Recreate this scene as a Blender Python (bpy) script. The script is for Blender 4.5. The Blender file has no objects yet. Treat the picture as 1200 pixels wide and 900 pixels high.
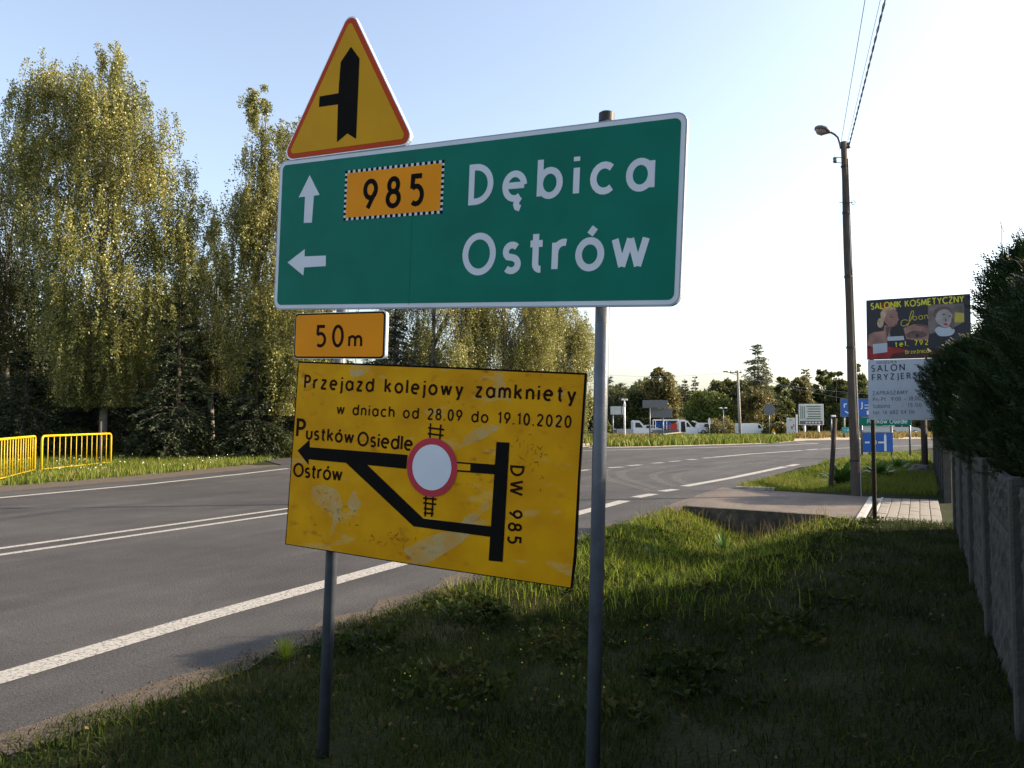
import bpy, math, random
import numpy as np
from mathutils import Vector, Matrix
R = math.radians
random.seed(7); rng = np.random.default_rng(7)
SC = bpy.context.scene
COL = SC.collection

# ------------------------------------------------------------------ camera
CAM_H, FOC, PITCH = 1.6, 930.0, math.atan(40/930)
cam = bpy.data.objects.new('camera', bpy.data.cameras.new('camera')); COL.objects.link(cam)
cam.location = (0, 0, CAM_H); cam.rotation_euler = (R(90)+PITCH, 0, 0)
cam.data.sensor_width = 36; cam.data.lens = 36*FOC/1200; cam.data.clip_end = 3000; cam.data.clip_start = .05
SC.camera = cam
SC.render.resolution_x, SC.render.resolution_y = 1024, 768

# ------------------------------------------------------------------ light
SUN_AZ, SUN_EL = R(83), R(26)          # azimuth clockwise from +Y
w = bpy.data.worlds.new('World'); SC.world = w; w.use_nodes = True
nt = w.node_tree; nt.nodes.clear()
sky = nt.nodes.new('ShaderNodeTexSky'); sky.sky_type = 'NISHITA'; sky.sun_disc = False
sky.sun_elevation = SUN_EL; sky.sun_rotation = SUN_AZ
sky.air_density = 1.0; sky.dust_density = 2.4; sky.ozone_density = 1.4; sky.altitude = 0
bg = nt.nodes.new('ShaderNodeBackground'); bg.inputs['Strength'].default_value = 0.15
ow = nt.nodes.new('ShaderNodeOutputWorld')
hs = nt.nodes.new('ShaderNodeHueSaturation'); hs.inputs['Saturation'].default_value = .78
nt.links.new(sky.outputs[0], hs.inputs['Color']); nt.links.new(hs.outputs[0], bg.inputs[0]); nt.links.new(bg.outputs[0], ow.inputs[0])
sl = bpy.data.lights.new('sun', 'SUN'); sl.energy = 5.0; sl.angle = R(.5); sl.color = (1, .84, .62)
sun = bpy.data.objects.new('sun', sl); COL.objects.link(sun)
sd = Vector((math.sin(SUN_AZ)*math.cos(SUN_EL), math.cos(SUN_AZ)*math.cos(SUN_EL), math.sin(SUN_EL)))
sun.rotation_euler = sd.to_track_quat('Z', 'Y').to_euler(); sun.location = (30, -5, 30)
SC.view_settings.view_transform = 'Standard'; SC.view_settings.look = 'None'
SC.view_settings.exposure = 1.15; SC.view_settings.gamma = 1

# ------------------------------------------------------------------ geometry of the place
CFW = Vector((0, math.cos(PITCH), math.sin(PITCH))); CUP = Vector((0, -math.sin(PITCH), math.cos(PITCH)))
CC = Vector((0, 0, CAM_H))
def ray(px, py):                       # measured sight line of a photo point, per metre of depth
    d = Vector((1, 0, 0))*((px-600)/FOC) - CUP*((py-450)/FOC) + CFW
    return d/d.y
def at(px, py, Y): return CC + ray(px, py)*Y
def gr(px, py, z=0.0):
    d = ray(px, py); return CC + d*((z-CAM_H)/d.z)
# road frame: s across (0 = near edge line, + towards the fence), t along
AX, AY = -3.19, 4.94; UX, UY = .4566, .8897
def st(s, t): return (AX+t*UX+s*UY, AY+t*UY-s*UX)
def to_st(x, y): return ((x-AX)*UY-(y-AY)*UX, (x-AX)*UX+(y-AY)*UY)
def sm(x, a, b):
    u = np.clip((np.asarray(x, float)-a)/(b-a), 0, 1); return u*u*(3-2*u)
def hz(x, y):                          # ground height
    s, t = to_st(np.asarray(x, float), np.asarray(y, float))
    z = np.full(np.shape(s), -.02)
    ed = 1.05+.065*np.maximum(t-15, 0)+.11*np.maximum(t-27, 0)   # the verge narrows where the road bends
    verge = sm(s-ed, 0, .45)*(1-sm(s, 16, 18))*(1-sm(t, 38, 42))
    ditch = np.exp(-((s-2.55)/.85)**2)*(.10+.36*sm(t, 4.0, 10))*(1-sm(t, 11.05, 11.12)*(1-.7*sm(t, 15.3, 16.2)))*(1-sm(t, 22, 26))
    bank = .04*(1-sm(t, 10.6, 10.9)*(1-sm(t, 15, 15.4)))
    z = z + .030*verge*(np.sin(s*4.1+t*2.2)*np.sin(t*3.4-s*1.7)+.6*np.sin(s*8+t*5)*np.sin(t*7.3+1))*sm(s, 1.3, 2.2)*(1-sm(s, 4.4, 5.2))*(1-sm(t, 10, 10.7))
    z = z + verge*(bank-ditch) + .02*verge*np.sin(x*2.3+1)*np.sin(y*1.7)*(1-sm(t, 10.3, 10.9)*(1-sm(t, 15, 15.6)))
    z = z - .40*sm(y, 58, 80)
    return z
def hzf(x, y): return float(hz(np.array([x]), np.array([y]))[0])

# ------------------------------------------------------------------ materials
MATS = {}
def nodemat(name):
    m = bpy.data.materials.new(name); m.use_nodes = True; n = m.node_tree; n.nodes.clear()
    o = n.nodes.new('ShaderNodeOutputMaterial'); return m, n, o
def N(n, typ, **k):
    x = n.nodes.new(typ)
    for a, b in k.items(): setattr(x, a, b)
    return x
def mat(name, col, rough=.6, metal=0, var=.12, scale=8, bump=0, bscale=60, spec=.4, col2=None, coord='Object', detail=6, stretch=None, dirt=None):
    """principled with noise variation of the base colour and optional bump"""
    m, n, o = nodemat(name); L = n.links.new
    p = N(n, 'ShaderNodeBsdfPrincipled'); L(p.outputs[0], o.inputs[0])
    p.inputs['Roughness'].default_value = rough; p.inputs['Metallic'].default_value = metal
    p.inputs['Specular IOR Level'].default_value = spec
    tc = N(n, 'ShaderNodeTexCoord'); src = tc.outputs[coord]
    if stretch:
        mp = N(n, 'ShaderNodeMapping'); mp.inputs['Scale'].default_value = stretch; L(src, mp.inputs[0]); src = mp.outputs[0]
    nz = N(n, 'ShaderNodeTexNoise'); nz.inputs['Scale'].default_value = scale; nz.inputs['Detail'].default_value = detail
    L(src, nz.inputs['Vector'])
    cr = N(n, 'ShaderNodeValToRGB'); e = cr.color_ramp.elements
    c1 = [max(0, c*(1-var)) for c in col]; c2 = col2 or [min(1, c*(1+var)) for c in col]
    e[0].color = (*c1, 1); e[1].color = (*c2, 1); e[0].position = .32; e[1].position = .68
    L(nz.outputs[0], cr.inputs[0]); out = cr.outputs[0]
    if dirt:
        dc, ds, lo, hi = dirt
        n2 = N(n, 'ShaderNodeTexNoise'); n2.inputs['Scale'].default_value = ds; n2.inputs['Detail'].default_value = 8; n2.inputs['Roughness'].default_value = .65
        L(tc.outputs[coord], n2.inputs['Vector'])
        mr = N(n, 'ShaderNodeMapRange'); mr.inputs[1].default_value = lo; mr.inputs[2].default_value = hi; L(n2.outputs[0], mr.inputs[0])
        mx = N(n, 'ShaderNodeMix', data_type='RGBA'); L(mr.outputs[0], mx.inputs[0]); L(out, mx.inputs[6]); mx.inputs[7].default_value = (*dc, 1); out = mx.outputs[2]
    L(out, p.inputs['Base Color'])
    if bump:
        b = N(n, 'ShaderNodeBump'); b.inputs['Strength'].default_value = bump; b.inputs['Distance'].default_value = .02
        n3 = N(n, 'ShaderNodeTexNoise'); n3.inputs['Scale'].default_value = bscale; n3.inputs['Detail'].default_value = 4
        L(src, n3.inputs['Vector']); L(n3.outputs[0], b.inputs['Height']); L(b.outputs[0], p.inputs['Normal'])
    MATS[name] = m; return m
def leafmat(name, cols, trans=.35, rough=.5, big=.35, spec=.25):
    """foliage: colour differs leaf by leaf and clump by clump"""
    m, n, o = nodemat(name); L = n.links.new
    g = N(n, 'ShaderNodeNewGeometry'); tc = N(n, 'ShaderNodeTexCoord')
    nz = N(n, 'ShaderNodeTexNoise'); nz.inputs['Scale'].default_value = big; nz.inputs['Detail'].default_value = 2; L(tc.outputs['Object'], nz.inputs['Vector'])
    a = N(n, 'ShaderNodeMath', operation='MULTIPLY_ADD'); L(g.outputs['Random Per Island'], a.inputs[0]); a.inputs[1].default_value = .6
    b = N(n, 'ShaderNodeMath', operation='MULTIPLY_ADD'); L(nz.outputs[0], b.inputs[0]); b.inputs[1].default_value = 1.4; b.inputs[2].default_value = -.5
    L(b.outputs[0], a.inputs[2])
    cr = N(n, 'ShaderNodeValToRGB'); e = cr.color_ramp.elements
    while len(e) < len(cols): e.new(.5)
    for i, c in enumerate(cols): e[i].position = i/(len(cols)-1); e[i].color = (*c, 1)
    L(a.outputs[0], cr.inputs[0])
    p = N(n, 'ShaderNodeBsdfPrincipled'); p.inputs['Roughness'].default_value = rough; p.inputs['Specular IOR Level'].default_value = spec
    t = N(n, 'ShaderNodeBsdfTranslucent'); mx = N(n, 'ShaderNodeMixShader'); mx.inputs[0].default_value = trans
    L(cr.outputs[0], p.inputs['Base Color']); L(cr.outputs[0], t.inputs[0])
    L(p.outputs[0], mx.inputs[1]); L(t.outputs[0], mx.inputs[2]); L(mx.outputs[0], o.inputs[0])
    MATS[name] = m; return m

# signs and metal
mat('sign_green', (.001, .145, .098), .5, var=.10, scale=3, spec=.12)
mat('seam', (.0006, .075, .052), .6, var=.2, spec=.1)
mat('sign_white', (.60, .62, .66), .5, var=.05, scale=5)
mat('sign_orange', (.80, .27, .002), .5, var=.06, scale=4, spec=.12)
mat('sign_yellow', (.60, .29, .002), .5, var=.08, scale=3, spec=.12)
mat('sign_red_orange', (.48, .05, .006), .5, var=.06, scale=4, spec=.12)
mat('sign_black', (.006, .005, .004), .7, var=.2, scale=5, spec=.06)
mat('text_brown', (.020, .007, .003), .7, var=.3, scale=6, spec=.06)
mat('board_red', (.42, .012, .03), .5, var=.1, scale=5)
mat('sign_blue', (.01, .09, .36), .4, var=.1, scale=3)
mat('sign_pale', (.5, .52, .5), .6, var=.08, scale=3)
mat('sign_teal', (.01, .22, .24), .5)
mat('aluminium', (.55, .56, .58), .38, metal=.55, var=.1, scale=20)
mat('galvanised', (.085, .095, .115), .35, metal=.1, var=.16, scale=14, bump=.05, bscale=90, dirt=((.20, .17, .13), 9, .6, .8))
mat('panel_edge', (.30, .33, .36), .45, metal=.2, var=.1, scale=20)
mat('dark_cap', (.015, .013, .013), .5)
mat('sign_back', (.12, .13, .14), .6, metal=.2)
mat('yellow_paint', (.52, .35, .008), .45, var=.06, scale=5, dirt=((.45, .25, .03), 14, .62, .8))
mat('wood_dark', (.03, .019, .013), .85, var=.35, scale=6, bump=.5, bscale=30, stretch=(6, 6, .6))
mat('pole_wood', (.075, .058, .045), .85, var=.3, scale=6, bump=.4, bscale=30, stretch=(8, 8, .5))
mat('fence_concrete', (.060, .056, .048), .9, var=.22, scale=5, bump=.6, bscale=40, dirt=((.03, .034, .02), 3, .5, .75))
mat('concrete', (.34, .31, .27), .9, var=.2, scale=6, bump=.3, bscale=50)
mat('paver', (.21, .185, .155), .9, var=.16, scale=5, bump=.25, bscale=70)
mat('kerb_white', (.36, .34, .31), .8, var=.12, scale=7)
mat('white_paint', (.8, .8, .8), .35, var=.04)
mat('vehicle_white', (.78, .78, .78), .25, var=.03, spec=.6)
mat('vehicle_red', (.5, .03, .02), .3)
mat('glass_dark', (.02, .024, .028), .08, spec=.8)
mat('rubber', (.015, .015, .015), .8)
mat('rim_grey', (.4, .4, .42), .35, metal=.6)
mat('plastic_grey', (.12, .12, .125), .45)
mat('lens', (.35, .27, .24), .25)
mat('porcelain', (.10, .12, .10), .3)
mat('cable_black', (.015, .015, .016), .6)
mat('cable_grey', (.35, .36, .38), .5)
mat('headwall', (.075, .060, .045), .9, var=.4, scale=5, bump=.7, bscale=25, dirt=((.02, .026, .01), 4, .45, .7))
mat('stone_dark', (.09, .085, .08), .9, var=.3, bump=.6, bscale=12)
mat('birch_bark', (.19, .175, .15), .8, var=.2, scale=3, dirt=((.05, .04, .035), 4, .5, .6), stretch=(1, 1, 4))
mat('bark', (.075, .055, .04), .9, var=.3, scale=5, bump=.5, bscale=12, stretch=(4, 4, .6))
mat('twig', (.09, .06, .04), .9)
mat('poster_dark', (.02, .016, .022), .5, var=.4, scale=2)
mat('poster_red', (.30, .012, .012), .5, var=.35, scale=7)
mat('poster_brown', (.06, .012, .010), .5, var=.5, scale=4)
mat('poster_mid', (.16, .125, .11), .5, var=.4, scale=6)
mat('poster_skin', (.30, .15, .115), .5, var=.35, scale=5)
mat('poster_pale', (.33, .29, .265), .5, var=.2, scale=8)
mat('poster_hair', (.48, .33, .2), .5, var=.3, scale=14)
mat('poster_shade', (.13, .07, .06), .5, var=.3, scale=10)
mat('poster_yellow', (.62, .55, .03), .5)
mat('poster_gold', (.45, .36, .04), .5)
mat('panel_white', (.42, .45, .50), .45, var=.05)
mat('ink', (.03, .03, .035), .6)
mat('ink_grey', (.07, .075, .08), .6)
mat('ink_green', (.03, .12, .08), .6)
mat('pink_dot', (.6, .45, .42), .5)

def board_yellow():
    m, n, o = nodemat('board_yellow'); L = n.links.new
    p = N(n, 'ShaderNodeBsdfPrincipled'); L(p.outputs[0], o.inputs[0]); p.inputs['Roughness'].default_value = .55; p.inputs['Specular IOR Level'].default_value = .1
    tc = N(n, 'ShaderNodeTexCoord')
    nz = N(n, 'ShaderNodeTexNoise'); nz.inputs['Scale'].default_value = 5; nz.inputs['Detail'].default_value = 8; L(tc.outputs['Object'], nz.inputs['Vector'])
    cr = N(n, 'ShaderNodeValToRGB'); e = cr.color_ramp.elements; e[0].position = .3; e[1].position = .7
    e[0].color = (.52, .225, .001, 1); e[1].color = (.68, .33, .002, 1); L(nz.outputs[0], cr.inputs[0])
    # scraped, faded streaks running diagonally, mostly in the lower left
    mp = N(n, 'ShaderNodeMapping'); mp.inputs['Rotation'].default_value = (0, 0, R(-40)); mp.inputs['Scale'].default_value = (2.0, 6.5, 1); mp.inputs['Location'].default_value = (.4, .3, 0)
    L(tc.outputs['Object'], mp.inputs[0])
    n2 = N(n, 'ShaderNodeTexNoise'); n2.inputs['Scale'].default_value = 1.5; n2.inputs['Detail'].default_value = 7; n2.inputs['Roughness'].default_value = .6; L(mp.outputs[0], n2.inputs['Vector'])
    mr = N(n, 'ShaderNodeMapRange'); mr.inputs[1].default_value = .595; mr.inputs[2].default_value = .635; L(n2.outputs[0], mr.inputs[0])
    sc = N(n, 'ShaderNodeMath', operation='MULTIPLY'); sc.inputs[1].default_value = .22; L(mr.outputs[0], sc.inputs[0])
    mx = N(n, 'ShaderNodeMix', data_type='RGBA'); L(sc.outputs[0], mx.inputs[0]); L(cr.outputs[0], mx.inputs[6]); mx.inputs[7].default_value = (.50, .46, .24, 1)
    # brown glue smears
    mp3 = N(n, 'ShaderNodeMapping'); mp3.inputs['Scale'].default_value = (1, 1.6, 1); mp3.inputs['Location'].default_value = (3, 7, 0); L(tc.outputs['Object'], mp3.inputs[0])
    n3 = N(n, 'ShaderNodeTexNoise'); n3.inputs['Scale'].default_value = 16; n3.inputs['Detail'].default_value = 6; L(mp3.outputs[0], n3.inputs['Vector'])
    n4 = N(n, 'ShaderNodeTexNoise'); n4.inputs['Scale'].default_value = 2.4; L(mp3.outputs[0], n4.inputs['Vector'])
    r3 = N(n, 'ShaderNodeMapRange'); r3.inputs[1].default_value = .56; r3.inputs[2].default_value = .68; L(n3.outputs[0], r3.inputs[0])
    r4 = N(n, 'ShaderNodeMapRange'); r4.inputs[1].default_value = .5; r4.inputs[2].default_value = .62; L(n4.outputs[0], r4.inputs[0])
    mu = N(n, 'ShaderNodeMath', operation='MULTIPLY'); L(r3.outputs[0], mu.inputs[0]); L(r4.outputs[0], mu.inputs[1])
    mu2 = N(n, 'ShaderNodeMath', operation='MULTIPLY'); L(mu.outputs[0], mu2.inputs[0]); mu2.inputs[1].default_value = .75
    m2 = N(n, 'ShaderNodeMix', data_type='RGBA'); L(mu2.outputs[0], m2.inputs[0]); L(mx.outputs[2], m2.inputs[6]); m2.inputs[7].default_value = (.30, .10, .01, 1)
    L(m2.outputs[2], p.inputs['Base Color']); MATS['board_yellow'] = m
board_yellow()
def faded(name, col, amt, sc_, lo, hi):
    m, n, o = nodemat(name); L = n.links.new
    p = N(n, 'ShaderNodeBsdfPrincipled'); p.inputs['Base Color'].default_value = (*col, 1); p.inputs['Roughness'].default_value = .6; p.inputs['Specular IOR Level'].default_value = .1
    tr = N(n, 'ShaderNodeBsdfTransparent'); mx = N(n, 'ShaderNodeMixShader'); tc = N(n, 'ShaderNodeTexCoord')
    nz = N(n, 'ShaderNodeTexNoise'); nz.inputs['Scale'].default_value = sc_; nz.inputs['Detail'].default_value = 8; nz.inputs['Roughness'].default_value = .7; L(tc.outputs['Object'], nz.inputs['Vector'])
    r_ = N(n, 'ShaderNodeMapRange'); r_.inputs[1].default_value = lo; r_.inputs[2].default_value = hi; r_.inputs[4].default_value = amt; L(nz.outputs[0], r_.inputs[0])
    L(r_.outputs[0], mx.inputs[0]); L(tr.outputs[0], mx.inputs[1]); L(p.outputs[0], mx.inputs[2]); L(mx.outputs[0], o.inputs[0]); MATS[name] = m
faded('faded_streak', (.60, .55, .30), .46, 9, .34, .62)
faded('ghost_print', (.28, .09, .008), .6, 30, .40, .62)

def asphalt(name, c1, c2, crack=.16):
    m, n, o = nodemat(name); L = n.links.new
    p = N(n, 'ShaderNodeBsdfPrincipled'); L(p.outputs[0], o.inputs[0]); p.inputs['Roughness'].default_value = .82; p.inputs['Specular IOR Level'].default_value = .25
    tc = N(n, 'ShaderNodeTexCoord')
    mp = N(n, 'ShaderNodeMapping'); mp.vector_type = 'TEXTURE'; mp.inputs['Rotation'].default_value = (0, 0, math.atan2(UY, UX)); mp.inputs['Scale'].default_value = (9, .8, 1)
    L(tc.outputs['Object'], mp.inputs[0])
    n1 = N(n, 'ShaderNodeTexNoise'); n1.inputs['Scale'].default_value = 1.0; n1.inputs['Detail'].default_value = 7; n1.inputs['Roughness'].default_value = .6; L(mp.outputs[0], n1.inputs['Vector'])
    cr = N(n, 'ShaderNodeValToRGB'); e = cr.color_ramp.elements; e[0].position = .32; e[1].position = .70; e[0].color = (*c1, 1); e[1].color = (*c2, 1); L(n1.outputs[0], cr.inputs[0])
    def mul(a_, fac_out, amt=1.0):
        mu = N(n, 'ShaderNodeMix', data_type='RGBA', blend_type='MULTIPLY'); mu.inputs[0].default_value = amt; L(a_, mu.inputs[6]); L(fac_out, mu.inputs[7]); return mu.outputs[2]
    def ramp(src, a0, a1, b0, b1):
        q = N(n, 'ShaderNodeMapRange'); q.inputs[1].default_value = a0; q.inputs[2].default_value = a1; q.inputs[3].default_value = b0; q.inputs[4].default_value = b1; L(src, q.inputs[0]); return q.outputs[0]
    n2 = N(n, 'ShaderNodeTexNoise'); n2.inputs['Scale'].default_value = 48; n2.inputs['Detail'].default_value = 5; n2.inputs['Roughness'].default_value = .85; L(tc.outputs['Object'], n2.inputs['Vector'])
    col = mul(cr.outputs[0], ramp(n2.outputs[0], .32, .68, .35, 1.75))
    n4 = N(n, 'ShaderNodeTexNoise'); n4.inputs['Scale'].default_value = .55; n4.inputs['Detail'].default_value = 9; n4.inputs['Roughness'].default_value = .7; L(tc.outputs['Object'], n4.inputs['Vector'])
    col = mul(col, ramp(n4.outputs[0], .35, .68, .72, 1.25))
    # fine cracks, broken up
    dn = N(n, 'ShaderNodeTexNoise'); dn.inputs['Scale'].default_value = 1.2; dn.inputs['Detail'].default_value = 5; L(tc.outputs['Object'], dn.inputs['Vector'])
    mx = N(n, 'ShaderNodeMix', data_type='RGBA'); mx.inputs[0].default_value = .35; L(tc.outputs['Object'], mx.inputs[6]); L(dn.outputs['Color'], mx.inputs[7])
    vo = N(n, 'ShaderNodeTexVoronoi', feature='DISTANCE_TO_EDGE'); vo.inputs['Scale'].default_value = .42; L(mx.outputs[2], vo.inputs['Vector'])
    ck = ramp(vo.outputs[0], .0, .006, 1-crack, 1.0)
    gate = ramp(n4.outputs[0], .48, .56, 1.0, 0.0)
    g2 = N(n, 'ShaderNodeMath', operation='MAXIMUM'); L(ck, g2.inputs[0]); L(gate, g2.inputs[1])
    col = mul(col, g2.outputs[0])
    n3 = N(n, 'ShaderNodeTexVoronoi'); n3.inputs['Scale'].default_value = 85; L(tc.outputs['Object'], n3.inputs['Vector'])
    b = N(n, 'ShaderNodeBump'); b.inputs['Strength'].default_value = .5; b.inputs['Distance'].default_value = .006; L(n3.outputs[0], b.inputs['Height']); L(b.outputs[0], p.inputs['Normal'])
    L(col, p.inputs['Base Color']); MATS[name] = m
asphalt('asphalt', (.040, .037, .036), (.064, .060, .058))
asphalt('asphalt_old', (.095, .074, .060), (.14, .112, .092))

def marking(name, lo, hi, col=(.34, .32, .29)):
    m, n, o = nodemat(name); L = n.links.new
    p = N(n, 'ShaderNodeBsdfPrincipled'); p.inputs['Roughness'].default_value = .75
    tr = N(n, 'ShaderNodeBsdfTransparent'); mx = N(n, 'ShaderNodeMixShader')
    tc = N(n, 'ShaderNodeTexCoord'); nz = N(n, 'ShaderNodeTexNoise'); nz.inputs['Scale'].default_value = 38; nz.inputs['Detail'].default_value = 8; nz.inputs['Roughness'].default_value = .8
    L(tc.outputs['Object'], nz.inputs['Vector'])
    r = N(n, 'ShaderNodeMapRange'); r.inputs[1].default_value = lo; r.inputs[2].default_value = hi; L(nz.outputs[0], r.inputs[0])
    p.inputs['Base Color'].default_value = (*col, 1)
    L(r.outputs[0], mx.inputs[0]); L(tr.outputs[0], mx.inputs[1]); L(p.outputs[0], mx.inputs[2]); L(mx.outputs[0], o.inputs[0]); MATS[name] = m
marking('marking', .36, .50); marking('marking_worn', .42, .75, (.17, .155, .14))

def groundmat():
    m, n, o = nodemat('ground_soil'); L = n.links.new
    p = N(n, 'ShaderNodeBsdfPrincipled'); L(p.outputs[0], o.inputs[0]); p.inputs['Roughness'].default_value = .95; p.inputs['Specular IOR Level'].default_value = .1
    tc = N(n, 'ShaderNodeTexCoord')
    n1 = N(n, 'ShaderNodeTexNoise'); n1.inputs['Scale'].default_value = 1.1; n1.inputs['Detail'].default_value = 9; n1.inputs['Roughness'].default_value = .65; L(tc.outputs['Object'], n1.inputs['Vector'])
    cr = N(n, 'ShaderNodeValToRGB'); e = cr.color_ramp.elements; e.new(.5)
    for i, (q, c) in enumerate(((.3, (.014, .018, .006)), (.5, (.024, .028, .009)), (.72, (.045, .036, .018)))): e[i].position = q; e[i].color = (*c, 1)
    L(n1.outputs[0], cr.inputs[0]); L(cr.outputs[0], p.inputs['Base Color'])
    b = N(n, 'ShaderNodeBump'); b.inputs['Strength'].default_value = .8; b.inputs['Distance'].default_value = .03
    n2 = N(n, 'ShaderNodeTexNoise'); n2.inputs['Scale'].default_value = 30; L(tc.outputs['Object'], n2.inputs['Vector']); L(n2.outputs[0], b.inputs['Height']); L(b.outputs[0], p.inputs['Normal'])
    MATS['ground_soil'] = m
groundmat()
mat('gravel', (.085, .064, .046), .95, var=.3, scale=25, bump=.8, bscale=90, dirt=((.07, .055, .035), 6, .5, .7))
mat('sand', (.34, .28, .19), .95, var=.15, scale=4, bump=.3)
leafmat('grass_shade', [(.018, .028, .008), (.032, .052, .012), (.048, .070, .016), (.085, .070, .030)], .25, .6, .9, .15)
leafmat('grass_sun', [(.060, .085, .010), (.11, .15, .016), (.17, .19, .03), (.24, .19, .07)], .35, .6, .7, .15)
leafmat('far_leaf', [(.065, .072, .028), (.11, .118, .042), (.16, .16, .06)], .45, .6, .12)  # lightened to stand in for haze over the distant trees
leafmat('grass_sun_tint', [(.08, .125, .010), (.18, .25, .018), (.29, .33, .035), (.32, .27, .07)], .4, .55, .9, .15)  # sunlight put into the colour: brighter verge grass for the lit ditch
leafmat('dead_leaf', [(.05, .025, .01), (.12, .07, .02), (.2, .14, .05)], .2, .7, 3)
leafmat('grass_dry', [(.12, .10, .03), (.20, .15, .05), (.26, .20, .08)], .3, .7, .5, .1)
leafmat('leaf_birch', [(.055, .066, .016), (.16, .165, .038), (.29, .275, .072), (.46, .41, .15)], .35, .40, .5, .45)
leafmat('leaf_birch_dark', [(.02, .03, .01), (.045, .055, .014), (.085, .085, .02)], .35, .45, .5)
leafmat('leaf_green', [(.048, .060, .018), (.095, .108, .028), (.15, .155, .042)], .4, .5, .3)
leafmat('leaf_lime', [(.05, .07, .014), (.12, .145, .025), (.18, .20, .04)], .35, .5, .4)
leafmat('leaf_olive', [(.08, .072, .026), (.15, .13, .042), (.22, .19, .065)], .4, .5, .3)  # distance haze put into the colour as a paler tone
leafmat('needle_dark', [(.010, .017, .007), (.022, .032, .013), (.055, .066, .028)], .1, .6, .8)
leafmat('needle_blue', [(.02, .03, .022), (.05, .065, .05), (.09, .11, .09)], .1, .6, 1.2)
leafmat('needle_pine', [(.05, .058, .026), (.09, .098, .040), (.14, .13, .058)], .35, .6, .4)  # far pines: colour lifted in place of hazy air
leafmat('thuja', [(.006, .015, .003), (.015, .031, .007), (.034, .058, .012)], .15, .6, 1.6, .2)
leafmat('broad_leaf', [(.05, .10, .015), (.09, .17, .03), (.14, .22, .05)], .35, .35, 3)
leafmat('flower_white', [(.5, .5, .42), (.7, .7, .62)], .3, .6, 3)
leafmat('flower_yellow', [(.5, .42, .03), (.7, .6, .05)], .3, .6, 3)

# ------------------------------------------------------------------ object helpers
def link(o, parent=None):
    COL.objects.link(o)
    if parent is not None: o.parent = parent
    return o
def tag(o, label=None, cat=None, group=None, kind=None):
    if label: o['label'] = label
    if cat: o['category'] = cat
    if group: o['group'] = group
    if kind: o['kind'] = kind
    return o
def empty(name, loc=(0, 0, 0), rz=0, label=None, cat=None, group=None):
    o = bpy.data.objects.new(name, None); o.empty_display_size = .2; o.location = loc; o.rotation_euler = (0, 0, rz)
    link(o); return tag(o, label, cat, group)
def mk(name, V, F, m, parent=None, smooth=False):
    me = bpy.data.meshes.new(name); me.from_pydata([tuple(v) for v in V], [], F); me.update()
    me.materials.append(MATS[m])
    if smooth: me.polygons.foreach_set('use_smooth', [True]*len(me.polygons))
    return link(bpy.data.objects.new(name, me), parent)
def npmesh(name, V, F, m, parent=None):
    """V (n,3), F (k,3|4) numpy"""
    me = bpy.data.meshes.new(name); k = F.shape[1]
    me.vertices.add(len(V)); me.vertices.foreach_set('co', np.ascontiguousarray(V, dtype=np.float32).ravel())
    me.loops.add(F.size); me.loops.foreach_set('vertex_index', np.ascontiguousarray(F, dtype=np.int32).ravel())
    me.polygons.add(len(F)); me.polygons.foreach_set('loop_start', np.arange(0, F.size, k, dtype=np.int32))
    me.update(calc_edges=True); me.materials.append(MATS[m])
    return link(bpy.data.objects.new(name, me), parent)
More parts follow.
